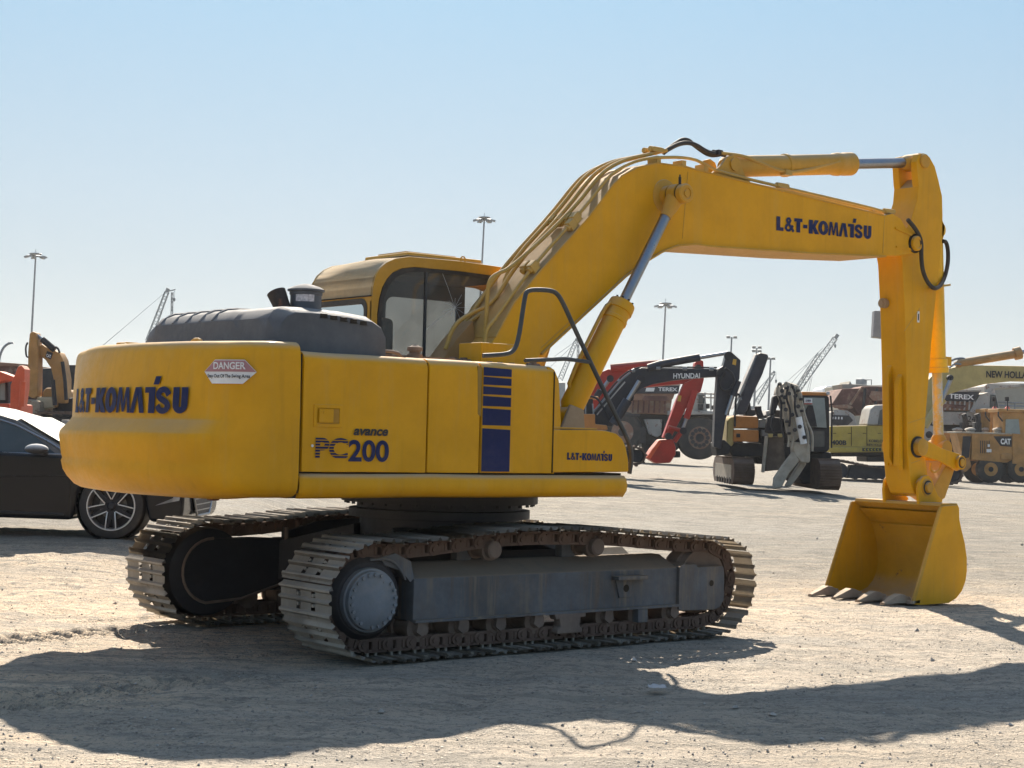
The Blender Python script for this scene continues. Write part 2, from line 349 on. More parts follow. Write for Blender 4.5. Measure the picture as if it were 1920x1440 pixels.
def rut(x,y):            # grouser prints left by a crawler that turned here, at the left edge
    z=0
    for (p,q,wd_,dep) in RUTS:
        a,b=Vector(p),Vector(q); d=b-a; Ld=d.length; d/=Ld; e=Vector((x,y))-a; s=e.dot(d); t=e.x*d.y-e.y*d.x
        if -.1<s<Ld+.1 and abs(t)<wd_:
            fall=(1-(abs(t)/wd_)**4)*min(1,max(0,(s+.1)*5))*min(1,max(0,(Ld+.1-s)*5))
            z-=dep*fall*(.5+.5*math.sin(s*2*math.pi/.17)); z+=dep*.6*math.exp(-((abs(t)-wd_*.95)/.05)**2)*fall
    return z
def g2(px,py): p=PZ(px,py); return (p.x,p.y)
RUTS=[(g2(-60,1330),g2(110,1305),.34,.09),(g2(120,1300),g2(470,1265),.22,.06),(g2(-40,1205),g2(270,1175),.26,.08),(g2(1780,990),g2(1900,985),.3,.05)]
def axis(vals):
    out=[]
    for a,b,st in vals:
        n=max(1,round((b-a)/st)); out+=[a+(b-a)*i/n for i in range(n)]
    return out+[vals[-1][1]]
ds=axis([(-60,0,12),(0,6.5,1),(6.5,14,.035),(14,22,.08),(22,45,.4),(45,120,2.5),(120,400,20),(400,2400,200)])
rs=axis([(-1600,-200,200),(-200,-30,17),(-30,-6,1),(-6,-1.5,.03),(-1.5,6.5,.05),(6.5,30,.8),(30,200,17),(200,1600,200)])
def gp(d,r):
    x=CAM.x+FH.x*d+RH.x*r; y=CAM.y+FH.y*d+RH.y*r
    z=ground_z(x,y)
    if 0<d<130 and abs(r)<40:
        f=1-sstep(60,130,d); fl=1.0
        if -2.3<x<2.3 and (.7<abs(y)<1.6): fl=.35
        z+=rough_z(x,y)*f*fl+(rut(x,y) if d<24 else 0)
        if fl<1: z-=.014
        if 4.5<x<6.4 and abs(y)<.8: z-=.012
    return Vector((x,y,z))
gm=MB(); gm.grid(lambda i,j:gp(ds[i],rs[j]),len(ds),len(rs))
gr=gm.build('ground',ground_mat(),None,ang=180,fix=False); tagd(gr,kind='structure')
for p in gr.data.polygons: break
if gr.data.polygons[0].normal.z<0: gr.data.flip_normals()
# loose stones lying on the yard: nobody could count them
rnd=random.Random(4); st=MB()
for k in range(14000):
    d=6.5+rnd.random()**1.6*20; r=(rnd.random()*2-1)*(.36*d+.3); s=.003+.008*rnd.random()**4
    if rnd.random()<.012: s*=2.6
    x=CAM.x+FH.x*d+RH.x*r; y=CAM.y+FH.y*d+RH.y*r
    if -2.1<x<2.1 and .8<abs(y)<1.5: continue
    z=gp(d,r).z+s*.3; vs=[]
    for a in ((1,0,0),(0,1,0),(-1,0,0),(0,-1,0),(0,0,.7),(0,0,-.6)):
        vs.append(st.bm.verts.new((x+s*(a[0]+rnd.uniform(-.35,.35)),y+s*(a[1]+rnd.uniform(-.35,.35)),z+s*(a[2]+rnd.uniform(-.2,.2)))))
    for i in range(4): st.bm.faces.new((vs[i],vs[(i+1)%4],vs[4])); st.bm.faces.new((vs[(i+1)%4],vs[i],vs[5]))
so=st.build('gravel',mat('stone',(.38,.34,.30),.9,var=.5,scale=9,dust=0,side=.2,bump=0),None,ang=10)
tagd(so,'small grey stones strewn over the dusty yard','gravel',kind='stuff')
lt=MB(); c=PZ(1232,1291,.02)
lt.grid(lambda i,j:c+RH*((i-3)*.018)+FH*((j-2)*.03)+Vector((0,0,.015*mn.noise(Vector((i*.7,j*.9,1)))+.015)),7,5)
lo=lt.build('litter',flat('crumpled_plastic',(.42,.42,.42),.6),None); tagd(lo,'crumpled scrap of white plastic on the ground in front of the yellow excavator','litter')
# ================= the main excavator =================
EX=thing('excavator','large glossy yellow crawler excavator filling the foreground, bucket resting on the ground','excavator')
V=Vector
# ---- crawler tracks ----
SPR,IDL=-1.52,1.62
def loop_pts():
    pts=[(-1.52,.10),(1.62,.10)]
    for a in range(-78,64,12): pts.append((1.62+.31*math.cos(R(a)),.41+.31*math.sin(R(a))))
    pts+=[(1.25,.690),(.65,.745),(.27,.760),(-.1,.768),(-.5,.758),(-.73,.735),(-1.07,.705),(-1.3,.70)]
    for a in range(100,262,12): pts.append((-1.52+.315*math.cos(R(a)),.41+.31*math.sin(R(a))))
    return [V((p[0],0,p[1])) for p in pts]
def walk(pts,n):
    P=pts+[pts[0]]; Ls=[(b-a).length for a,b in zip(P,P[1:])]; T=sum(Ls); out=[]
    for k in range(n+1):
        s=T*k/n; i=0
        while i<len(Ls)-1 and s>Ls[i]: s-=Ls[i]; i+=1
        out.append(P[i].lerp(P[i+1],min(1,s/Ls[i])))
    return out,T
NSH=43
LP,LT_=walk(loop_pts(),NSH); PITCH=LT_/NSH
def shoe_mb(pitch,w=.62):
    mb=MB(); t=.012
    prof=[(-.022,-.014),(-.010,-.003),(.002,.017),(.016,.017),(.028,.0),(.066,-.002),(.078,.020),(.090,.020),(.102,-.002),(pitch-.040,.0),(pitch-.030,.017),(pitch-.015,.017),(pitch-.002,.004),(pitch+.014,.001)]
    ys=[-.31,-.295,-.115,-.065,-.035,.035,.065,.115,.295,.31]
    V2=[]
    for (u,wv) in prof:
        row=[]
        for j,y in enumerate(ys):
            uu=u
            if j in(0,len(ys)-1): uu=max(.004,min(pitch-.002,u))
            row.append(mb.bm.verts.new((uu,y,wv)))
        V2.append(row)
    for i in range(len(prof)-1):
        for j in range(len(ys)-1):
            if j in(2,6) and i in(4,8): continue      # mud holes
            mb.bm.faces.new((V2[i][j],V2[i+1][j],V2[i+1][j+1],V2[i][j+1]))
    geom=mb.bm.verts[:]+mb.bm.edges[:]+mb.bm.faces[:]
    bmesh.ops.solidify(mb.bm,geom=mb.bm.faces[:],thickness=t)
    for y in (-.2,-.02,.02,.2):
        pass
    for (u,y) in ((.052,-.09),(.052,.09),(.118,-.09),(.118,.09)): mb.cyl((u,y,-.03),(u,y,.006),.012,seg=6)
    return mb
def link_mb(pitch):
    mb=MB(); H=.085
    for s in (-1,1):
        y0=s*.075; y1=s*.115
        mb.xz([(.0,-.105),(pitch+.02,-.105),(pitch+.02,-.085),(0,-.085)],y0,y1)
        mb.xz([(.012,-.03),(pitch+.0,-.03),(pitch+.0,-.012),(.012,-.012)],y0,y1)
        for u in (.035,.085,.135):
            mb.xz([(u-.012,-.09),(u+.012,-.09),(u+.008,-.02),(u-.008,-.02)],y0,y1)
        mb.cyl((.0,s*.07,-.065),(.0,s*.125,-.065),.042,seg=14); mb.cyl((.0,s*.12,-.065),(.0,s*.135,-.065),.02,seg=10)
        mb.box((pitch*.5,s*.095,-.058),(.05,.03,.07))
    mb.cyl((0,-.08,-.065),(0,.08,-.065),.026,seg=10); return mb
shoe_me=None
def make_track(side):
    yc=1.15*side
    tr=MB()
    for k in range(NSH):           # the link chain
        a,b=LP[k],LP[k+1]; u=(b-a).normalized(); n=V((0,1,0)).cross(u)*-1
        n=V((u.z,0,-u.x))          # outward for this walking sense
        M3=Matrix((u,V((0,1,0)),n)).transposed(); lb=link_mb((b-a).length)
        vm={v:tr.bm.verts.new(M3@v.co+a+n*.065+V((0,yc,0))) for v in lb.bm.verts}
        for f in lb.bm.faces: tr.bm.faces.new([vm[v] for v in f.verts])
        lb.bm.free()
    o=tr.build('track_chain',M['chain'],EX)
    o.name='crawler_track'
    global shoe_me
    for k in range(NSH):
        a,b=LP[k],LP[k+1]; u=(b-a).normalized(); n=V((u.z,0,-u.x)); m=(a+b)/2
        if shoe_me is None:
            sh=shoe_mb(PITCH).build('track_shoe',M['shoe'],None,ang=28); shoe_me=sh.data; COL.objects.unlink(sh); bpy.data.objects.remove(sh)
        sh=bpy.data.objects.new('track_shoe',shoe_me); COL.objects.link(sh); sh.parent=o
        rr=random.Random(k*7+int(side)); u2=(u+n*rr.uniform(-.02,.02)).normalized(); n2=V((u2.z,0,-u2.x))
        M3=Matrix((u2,V((0,1,0)),n2)).transposed(); off=.078
        sh.matrix_local=Matrix.Translation(a+n*off+V((0,yc,0)))@M3.to_4x4()
    return o
TN=make_track(-1); TF=make_track(1)
# ---- track frames ----
def frame(side):
    S=side; Y=lambda v:S*v
    mb=MB()
    # main box section with sloping top, outer face at 1.30
    mb.yz([(Y(1.30),.235),(Y(1.30),.525),(Y(1.10),.615),(Y(.99),.615),(Y(.99),.235)],-1.15,1.31); mb.bevel(.012)
    mb.bb(-1.152,1.312,min(Y(1.30),Y(1.335)),max(Y(1.30),Y(1.335)),.232,.250)
    fr=mb.build('track_frame',M['slate'],EX)
    mb=MB(); mb.yz([(Y(.995),.25),(Y(.995),.60),(Y(.9),.66),(Y(.9),.25)],-.95,1.1); mb.build('inner_rail',M['dark'],fr)
    mb=MB(); mb.xz([(1.315,.195),(1.315,.548),(1.50,.548),(1.52,.525),(1.80,.525),(1.815,.47),(1.815,.26),(1.77,.20),(1.70,.185)],Y(1.31),Y(1.22)); mb.bevel(.012)
    mb.xz([(1.30,.21),(1.30,.53),(1.36,.56),(1.36,.20)],Y(1.33),Y(.98)); mb.cyl((1.665,Y(1.313),.40),(1.665,Y(1.30),.40),.035,seg=16)
    mb.build('idler_bracket',M['slate'],fr)
    mb=MB(); mb.cyl((1.665,Y(1.314),.395),(1.665,Y(1.312),.395),.024,seg=16); mb.build('bolt_hole',M['seam'],fr)
    mb=MB(); mb.xz([(.63,.455),(.93,.455),(.93,.485),(.63,.485)],Y(1.30),Y(1.38)); mb.xz([(.70,.32),(.82,.32),(.86,.455),(.66,.455)],Y(1.30),Y(1.315)); mb.bevel(.006); mb.build('step',M['slate'],fr)
    mb=MB()
    mb.cyl((.765,Y(1.317),.39),(.765,Y(1.3175),.39),.028,seg=14); mb.build('slot',M['seam'],fr)
    # idler wheel
    mb=MB(); mb.lathe((IDL,Y(1.04),.42),(IDL,Y(1.26),.42),[(0,.20),(0,.24),(.25,.25),(.3,.265),(.7,.265),(.75,.25),(1,.24),(1,.24),(.9,.2),(.9,.0)],40); mb.build('idler_wheel',M['roller'],EX)
    # final drive: sprocket drum and bolted cover
    mb=MB(); mb.lathe((SPR,Y(.84),.408),(SPR,Y(1.30),.408),[(0,.20),(.05,.30),(.45,.28),(.5,.25),(.62,.25),(.66,.285),(.86,.285),(.95,.265),(1,.235)],44)
    for k in range(21):
        a=2*math.pi*k/21; c=V((SPR+.275*math.cos(a),Y(1.15),.408+.275*math.sin(a)))
        mb.box(c,(.045,.06,.05),Matrix.Rotation(-a,3,'Y'))
    fd=mb.build('final_drive',M['dark'],EX)
    mb=MB(); mb.lathe((SPR,Y(1.28),.400),(SPR,Y(1.375),.400),[(0,.215),(.6,.208),(.62,.196),(.92,.190),(1,.178)],44)
    for k in range(22):
        if k in (3,15): continue
        a=2*math.pi*k/22+.1; mb.cyl((SPR+.170*math.cos(a),Y(1.368),.4+.170*math.sin(a)),(SPR+.170*math.cos(a),Y(1.389),.4+.170*math.sin(a)),.0135,seg=6)
    mb.cyl((SPR+.08,Y(1.37),.4+.12),(SPR+.08,Y(1.38),.4+.12),.010,seg=10)
    mb.build('drive_cover',M['cap'],fd)
    mb=MB(); mb.xz([(-1.42,.67),(-1.30,.70),(-1.17,.64),(-1.14,.53),(-1.17,.50),(-1.25,.58),(-1.38,.62)],Y(1.29),Y(1.20)); mb.tube([(-1.5,Y(1.29),.66),(-1.36,Y(1.31),.665),(-1.27,Y(1.31),.60),(-1.22,Y(1.30),.52)],.009,smooth=2); mb.bevel(.005); mb.build('guard_plate',M['slate'],fr)
    mb=MB(); mb.bb(-1.45,-1.10,*sorted((Y(.95),Y(1.12))),.26,.52); mb.build('motor_housing',M['dark'],fr)
    # carrier rollers
    for x in (-.47,.49):
        mb=MB(); mb.lathe((x,Y(1.0),.70),(x,Y(1.31),.70),[(0,.055),(.1,.075),(.3,.075),(.32,.06),(.66,.06),(.68,.078),(.82,.078),(.84,.062),(.97,.062),(1,.05),(1,.03)],26); mb.build('carrier_roller',M['roller'],EX)
        mb=MB(); mb.xz([(x-.16,.60),(x-.05,.60),(x-.02,.64),(x-.02,.74),(x-.16,.74)],Y(1.08),Y(1.0)); mb.bevel(.008); mb.build('roller_bracket',M['slate'],fr)
    # bottom rollers with their brackets
    for k in range(8):
        x=-1.08+k*.335+(.01 if k%2 else 0)
        if k==4: continue
        mb=MB(); mb.lathe((x,Y(1.01),.185),(x,Y(1.29),.185),[(0,.05),(.05,.088),(.2,.088),(.22,.07),(.78,.07),(.8,.09),(.9,.09),(.92,.05),(1,.045)],22)
        mb.xz([(x-.035,.235),(x-.045,.17),(x,.14),(x+.045,.17),(x+.035,.235)],Y(1.27),Y(1.315)); mb.build('track_roller',M['roller'],EX)
    mb=MB(); x=.21; mb.xz([(x-.15,.235),(x-.13,.19),(x-.10,.20),(x-.09,.14),(x-.12,.12),(x-.12,.09),(x+.12,.09),(x+.12,.12),(x+.09,.14),(x+.10,.20),(x+.15,.20),(x+.15,.235)],Y(1.335),Y(1.26)); mb.bevel(.01); mb.build('chain_guard',M['roller'],fr)
    mb=MB(); mb.bb(.88,.98,*sorted((Y(1.26),Y(1.33))),.13,.232); mb.bevel(.008); mb.build('chain_guard',M['slate'],fr)
    return fr
frame(-1); frame(1)
# inner cover plate of the far frame's drive, seen under the machine
mb=MB()
pts=[(-1.50+.25*math.cos(R(a)),.42+.245*math.sin(R(a))) for a in range(90,265,12)]+[(-1.25,.20),(-.9,.30),(-.62,.33),(-.62,.66),(-.98,.66),(-1.2,.67)]
mb.xz(pts,.835,.87); mb.bevel(.02); mb.xz([(-.90,.27),(-.875,.27),(-.875,.74),(-.90,.74)],.80,.84)
mb.xz([(-.62,.31),(-.2,.45),(.5,.5),(.5,.74),(-.2,.80),(-.55,.78),(-.87,.70),(-.87,.285)],.86,.90)
mb.tube([(-.9,.83,.29),(-.6,.83,.32),(-.25,.83,.46)],.018,smooth=1)
DG=mb.build('drive_guard',M['dark'],EX)
mb=MB(); mb.tube([V((x,.832,z)) for x,z in pts[:-6]+pts[-6:-3]],.011,seg=8); mb.tube([(-.885,.80,.27),(-.885,.80,.74)],.016,seg=8); mb.build('guard_rim',M['roller'],DG)
mb=MB(); mb.lathe((-1.52,.845,.41),(-1.52,1.02,.41),[(0,.10),(.02,.29),(.10,.325),(.35,.335),(1,.335)],44,cap=False); mb.build('sprocket_drum',M['dark'],EX)
# ---- car body ----
mb=MB(); mb.xy([(.62*math.cos(R(a)),.62*math.sin(R(a))) for a in range(0,360,20)],.45,.86)
for sx in (-1,1):
    for sy in (-1,1):
        p=[(sx*.25,sy*.45),(sx*.62,sy*.25),(sx*1.0,sy*.98),(sx*.45,sy*.98)]
        a=[mb.bm.verts.new((x,y,z)) for (x,y),z in zip(p,(.82,.80,.60,.62))]; b=[mb.bm.verts.new((x,y,z)) for (x,y),z in zip(p,(.45,.45,.3,.3))]
        mb.bm.faces.new(a); mb.bm.faces.new(b[::-1])
        for i in range(4): mb.bm.faces.new((a[i],b[i],b[(i+1)%4],a[(i+1)%4]))
mb.bevel(.015); mb.build('car_body',M['dark'],EX)
mb=MB(); mb.lathe((0,0,.86),(0,0,1.08),[(0,.70),(.28,.70),(.30,.64),(.5,.64),(.52,.76),(.9,.76),(.92,.70),(1,.70)],56)
for k in range(36):
    a=2*math.pi*k/36; mb.cyl((.725*math.cos(a),.725*math.sin(a),.955),(.725*math.cos(a),.725*math.sin(a),.975),.014,seg=6)
mb.build('swing_bearing',M['dark'],EX)
# ---- revolving frame ----
mb=MB(); mb.bb(-2.1,.68,-1.20,1.25,1.06,1.14); mb.bb(-2.05,.95,-.42,.36,1.14,1.62); mb.bb(.3,1.0,.4,1.25,1.14,1.25); mb.bevel(.01)
mb.build('revolving_frame',M['dark'],EX)
# rear underside lugs (red brown) of the counterweight
# ---- counterweight ----
def cw_plan():
    P=[(-2.1,1.35)]; R0=2.775; rc=.28; yc=1.35-rc; xc=-math.sqrt((R0-rc)**2-yc**2); a1=math.atan2(yc,-xc)
    for k in range(8):
        a=math.pi/2+(math.pi/2-a1)*k/7; P.append((xc+rc*math.cos(a),yc+rc*math.sin(a)))
    n=36
    for k in range(1,n): a=a1*(1-2*k/n); P.append((-R0*math.cos(a),R0*math.sin(a)))
    for k in range(8):
        a=-(math.pi-a1)+(math.pi/2-a1)*k/7; P.append((xc+rc*math.cos(a),-yc+rc*math.sin(a)))
    P.append((-2.1,-1.35)); return P
CWP=cw_plan()
CWR=[(1.062,-.24,0),(1.065,-.13,0),(1.074,-.07,0),(1.095,-.028,0),(1.13,-.008,.03),(1.18,-.002,.055),(1.24,.0,.068),(1.262,.0,.060),(1.285,.0,.070),(1.38,.0,.084),(1.42,.0,.090),(1.445,.0,.088),(1.465,.0,.080),(1.54,.0,.012),(1.56,.0,0),(1.60,0,0),(1.75,-.006,0),(1.90,-.010,-.02),(1.985,-.016,-.035),(2.018,-.024,-.04),(2.038,-.042,-.04),(2.049,-.07,-.04),(2.053,-.11,-.04)]
def cw_pt(i,j):
    n=len(CWP); x,y=CWP[i]; a=CWP[max(0,i-1)]; b=CWP[min(n-1,i+1)]
    t=V((b[0]-a[0],b[1]-a[1])).normalized(); nx,ny=-t.y,t.x
    if nx*x+ny*y<0: nx,ny=-nx,-ny
    z,off,led=CWR[j]; f=1-sstep(.95,1.28,abs(y)); d=off+led*f
    if i in(0,n-1): nx=0
    dent=.006*mn.noise(V((y*2.2,z*3,1.7)))+.004*mn.noise(V((y*6,z*9,4)))
    return V((x+nx*(d+dent),y+ny*(d+dent),z-.02*f*(1 if j<4 else 0)+(.01*mn.noise(V((x*2,y*2,5))) if j>18 else 0)))
mb=MB(); G_=mb.grid(cw_pt,len(CWP),len(CWR)); n=len(CWP)
mb.bm.faces.new([G_[i][-1] for i in range(n)]); mb.bm.faces.new([G_[i][0] for i in range(n)][::-1])
mb.bm.faces.new(G_[0]); mb.bm.faces.new(G_[-1][::-1])
CW=mb.build('counterweight',M['yellow'],EX,ang=60)
OX=mat('red_oxide_steel',(.16,.055,.035),.7)
for px in (336,400): 
    p=PY(px,925,-.2 if px==336 else -.7); mb=MB(); mb.bb(p.x-.03,p.x+.03,p.y-.04,p.y+.04,1.025,1.08); mb.bevel(.01); mb.build('mounting_lug',OX,CW)
mb=MB(); mb.cyl((-2.62,.35,1.045),(-2.62,.35,1.07),.02,seg=8); mb.build('drain_plug',M['yellow'],CW)
for y in (-.55,.55):
    mb=MB(); mb.tube([(-2.42,y-.07,2.04),(-2.42,y-.05,2.075),(-2.42,y+.05,2.075),(-2.42,y+.07,2.04)],.013,smooth=1); mb.build('lifting_eye',M['yellow_dull'],CW)
def cw_surf(theta,z,off):
    r=2.775
    for (a,b) in zip(CWR,CWR[1:]):
        if a[0]<=z<=b[0]: t=(z-a[0])/(b[0]-a[0]); r+=a[1]+a[2]+(b[1]+b[2]-a[1]-a[2])*t; break
    x,y=-(r+off)*math.cos(theta),-(r+off)*math.sin(theta); return V((x,y,z))
T0,T1=R(-14.8),R(18.4)
wm=wordmark()
wm.normal_update(); bmesh.ops.triangulate(wm,faces=wm.faces[:])
place_text('lettering',wm,M['navy'],CW,lambda u,v,z=0:cw_surf(T0+(T1-T0)*u,1.583+.168*v,.010+z))
# danger sticker near the right-hand corner
SL=[0]
for a_,b_ in zip(CWP,CWP[1:]): SL.append(SL[-1]+math.hypot(b_[0]-a_[0],b_[1]-a_[1]))
S0=min(s_ for s_,q_ in zip(SL,CWP) if q_[1]<-.99 and q_[0]<-2.2)
def stick(u,v,off=.009):
    t_=S0+.37*u; z=1.775+.15*v
    i=max(k for k in range(len(SL)-1) if SL[k]<=t_); a,b=V(CWP[i]),V(CWP[i+1]); p=a.lerp(b,(t_-SL[i])/(SL[i+1]-SL[i])); d=(b-a).normalized(); nx,ny=-d.y,d.x
    if nx*p.x+ny*p.y<0: nx,ny=-nx,-ny
    o=off-.006; return V((p.x+nx*o,p.y+ny*o,z))
def strip(mb,rows,off):
    for (a,b) in zip(rows,rows[1:]):
        for k in range(8):
            u=lambda r,kk:r[1]+(r[2]-r[1])*kk/8
            mb.poly([stick(u(a,k),a[0],off),stick(u(a,k+1),a[0],off),stick(u(b,k+1),b[0],off),stick(u(b,k),b[0],off)])
mb=MB(); strip(mb,[(0,.17,.78),(.5,0,1),(1,.22,.8)],.016); SK=mb.build('warning_sticker',M['white'],CW)
mb=MB(); strip(mb,[(.5,.01,.99),(.97,.22,.8)],.018); mb.build('sticker_band',M['red'],SK)
place_text('lettering',text_mesh('DANGER',.02),M['white'],SK,lambda u,v:stick(.2+.62*u,.60+.30*v,.021))
place_text('lettering',text_mesh('Stay Out Of The Swing Area',.02),M['blackt'],SK,lambda u,v:stick(.08+.82*u,.20+.2*v,.021))
# ---- right-hand side doors ----
def panel_prof(y0=-1.35,z0=1.235,z1=2.0,r=.07):
    return [(y0,z0),(y0,z1-r)]+[(y0+r-r*math.cos(R(a)),z1-r+r*math.sin(R(a))) for a in (20,40,60,80)]+[(y0+.30,z1+.015),(y0+.30,z0)]
def wavy(mb,amt=.006,s=1.6,seed=0):
    bmesh.ops.subdivide_edges(mb.bm,edges=[e for e in mb.bm.edges if e.calc_length()>.3],cuts=5,use_grid_fill=True)
    for v in mb.bm.verts: 
        q=V((v.co.x*s,v.co.z*s,seed)); v.co.y+=amt*mn.noise(q); v.co.z+=amt*.8*mn.noise(q*1.7+V((3,0,0)))
def door(x0,x1,seed):
    mb=MB(); mb.yz(panel_prof(),x0,x1); mb.bevel(.008,2); wavy(mb,.007,1.5,seed); return mb
D1=door(-2.078,-1.112,1).build('engine_door',M['yellow'],EX)
D2=door(-1.102,-.668,4).build('pump_door',M['yellow'],EX)
mb=MB(); mb.yz(panel_prof(),-.655,-.0); 
mb.bevel(.012,2); wavy(mb,.004,1.5,8)
mb.xz([(-.06,1.235),(.02,1.235),(.075,1.60),(.045,1.90),(.0,1.975),(-.06,1.99)],-1.335,-.5)
TK=mb.build('fuel_tank',M['yellow'],EX)
mb=MB(); mb.box((-.012,-1.353,1.60),(.006,.01,.72)); mb.build('panel_line',M['seam'],TK)
# raised strip between pump door and tank, darker paint standing for a shaded recess
mb=MB(); mb.xz([(-.688,1.64),(-.662,1.62),(-.662,1.96),(-.70,1.97)],-1.345,-1.353); mb.bevel(.002); mb.build('recess_shade',mat('recess_shade_paint',(.30,.17,.02),.5),TK)
# handle
mb=MB(); mb.ring([(-2.0,-1.356,1.52),(-1.785,-1.356,1.52),(-1.785,-1.356,1.665),(-2.0,-1.356,1.665)],[(-1.975,-1.356,1.545),(-1.81,-1.356,1.545),(-1.81,-1.356,1.64),(-1.975,-1.356,1.64)],(0,.01,0)); mb.bevel(.003)
mb.box((-1.915,-1.362,1.593),(.105,.012,.085)); mb.cyl((-1.93,-1.366,1.615),(-1.93,-1.372,1.615),.011,seg=12)
HD=mb.build('door_handle',M['yellow'],D1)
mb=MB(); mb.box((-1.838,-1.359,1.593),(.045,.004,.088)); mb.build('handle_shade',mat('handle_shade_paint',(.42,.20,.005),.5),HD)  # flat plate in darkened yellow, the recess's shade put into its colour
mb=MB(); mb.cyl((-2.01,-1.36,1.40),(-2.01,-1.363,1.40),.009,seg=10); mb.build('rivet',M['white'],D1)
# lettering on door: PC200 and the word above it
def stripes(bm,lo,hi,n,gap):
    for k in range(n):
        for e in (0,1):
            y=lo+(hi-lo)*(k+ (0 if e==0 else gap))/n
            g=bm.verts[:]+bm.edges[:]+bm.faces[:]; bmesh.ops.bisect_plane(bm,geom=g,plane_co=(0,y,0),plane_no=(0,1,0))
    kill=[]
    for f in bm.faces:
        y=f.calc_center_median().y; t=(y-lo)/(hi-lo)*n
        if 0<=t<n and (t-int(t))<gap: kill.append(f)
    bmesh.ops.delete(bm,geom=kill,context='FACES')
pc=text_mesh('PC',.035); stripes(pc,0,1.0,7,.34)
yx=-1.3585
place_text('lettering',pc,M['navy'],D1,planefn((-1.985,yx,1.318),(1,0,0),(0,0,1),.245,.135,.0))
text('lettering','200',M['navy'],D1,(-1.735,yx,1.302),(1,0,0),(0,0,1),.315,.142,.025,0)
text('lettering','avance',M['blackt'],D1,(-1.70,yx,1.472),(1,0,0),(0,0,1),.27,.045,.035,0,.25)
# blue stripe decals
for (a,b) in ((688,704),(706,721),(724,739),(742,761),(765,797),(803,884)):
    p=PY(906,a,-1.352); q=PY(904,b,-1.352); mb=MB(); xr=.245
    mb.xz([(-.648,p.z),(-.648,q.z),(-.648+xr,q.z),(-.648+xr,p.z-.006)],-1.3565,-1.3535); mb.bevel(.006,2,60) if False else None; mb.build('stripe_decal',M['navy'],TK)
# ---- step box in front of the tank, and rounded lower skirt ----
mb=MB(); mb.xz([(-.028,1.242),(-.028,1.548),(.34,1.556),(.50,1.552),(.60,1.535),(.665,1.495),(.70,1.44),(.73,1.34),(.735,1.25)],-1.35,-.5); mb.bevel(.014,2)
SB=mb.build('step_box',M['yellow'],EX)
mb=MB(); mb.bb(-.03,.42,-1.34,-.7,1.556,1.568); mb.bevel(.004); mb.build('tread_plate',M['yellow_dull'],SB)
wl=wordmark(); place_text('lettering',wl,M['navy'],SB,planefn((.125,-1.351,1.335),(1,0,-.015),(0,0,1),.435,.052,.003))
mb=MB()
prof=[(-1.30,1.065),(-1.345,1.078),(-1.372,1.11),(-1.378,1.15),(-1.368,1.195),(-1.345,1.222),(-1.25,1.226),(-1.2,1.10)]
xs=[-2.085,-2.06,-1.6,-1.1,-.6,-.1,.3,.62,.70,.725]
mb.grid(lambda i,j:V((xs[i],prof[j][0]+(.035 if i in(0,9) else .006 if i in (1,8) else 0)*(1 if j in(1,2,3,4,5) else 0)+.004*mn.noise(V((xs[i]*2,j,1))),prof[j][1]+(-.012 if i==9 and j in(4,5,6) else 0)+.006*mn.noise(V((xs[i]*1.3,3,j*.2))))),len(xs),len(prof))
for e in (0,-1): pass
bmesh.ops.holes_fill(mb.bm,edges=[e for e in mb.bm.edges if len(e.link_faces)==1],sides=0)
mb.build('lower_skirt',M['yellow'],EX,ang=50)
mb=MB(); mb.bb(-2.06,.70,-1.30,-1.1,1.225,1.24); mb.bb(-2.098,-2.080,-1.325,-1.0,1.10,1.98); mb.bb(-1.112,-1.10,-1.325,-1.1,1.24,1.97);mb.bb(-.668,-.655,-1.325,-1.1,1.24,1.97); mb.build('seal',M['seam'],EX)
# ---- deck and left side ----
mb=MB(); mb.bb(-2.1,-.56,-1.06,1.0,1.14,1.99); mb.bb(-.56,-.05,-1.06,-.42,1.14,1.99); mb.build('engine_bay',M['yellow_dull'],EX)
mb=MB(); mb.yz([(-p[0],p[1]) for p in panel_prof()],-2.078,-.6); mb.bevel(.01,2); mb.build('side_door',M['yellow'],EX)
mb=MB(); mb.bb(-.5,1.25,1.0,1.36,1.10,1.24); mb.bevel(.04,3); mb.build('left_skirt',M['yellow'],EX)
# ---- engine hood ----
mb=MB()
hy=[.86,.83,.76,.62,.3,-.1,-.38,-.44,-.52,-.62,-.8,-.97,-1.03,-1.06]
def hood_sec(y):
    # rear x, top z for this lateral station
    t=sstep(-.40,-.56,y); zt=2.312-.006*t; end=sstep(-.98,-1.06,y); zt-=.04*end
    l=sstep(.66,.88,y); zt-=.10*l
    xr=-2.16+.05*end+.05*l
    return xr,zt
def hpt(i,j):
    y=hy[i]; xr,zt=hood_sec(y); xf=-1.26
    prof=[(xr,2.0),(xr+.012,2.13),(xr+.022,zt-.085),(xr+.07,zt-.03),(xr+.13,zt-.004),(xr+.3,zt),(xf-.34,zt-.008),(xf-.12,zt-.028),(xf-.045,zt-.065),(xf-.006,zt-.13),(xf,2.0)]
    p=prof[j]; return V((p[0],y+.003*mn.noise(V((p[0]*4,y*4,p[1]*4))),p[1]))
Hg=mb.grid(hpt,len(hy),11); mb.bm.faces.new([v for v in Hg[0]]); mb.bm.faces.new([v for v in Hg[-1]][::-1]); mb.bevel(.012,2,35)
HO=mb.build('engine_hood',M['hood'],EX,ang=32)
for y in (.56,.36,.16,-.04,-.22):
    zt=2.312; mb=MB(); mb.tube([(-2.125,y,zt-.09),(-2.07,y,zt-.03),(-2.0,y,zt-.001),(-1.8,y,zt+.003),(-1.55,y,zt-.002)],.021,smooth=1); mb.build('rib',M['hood'],HO)
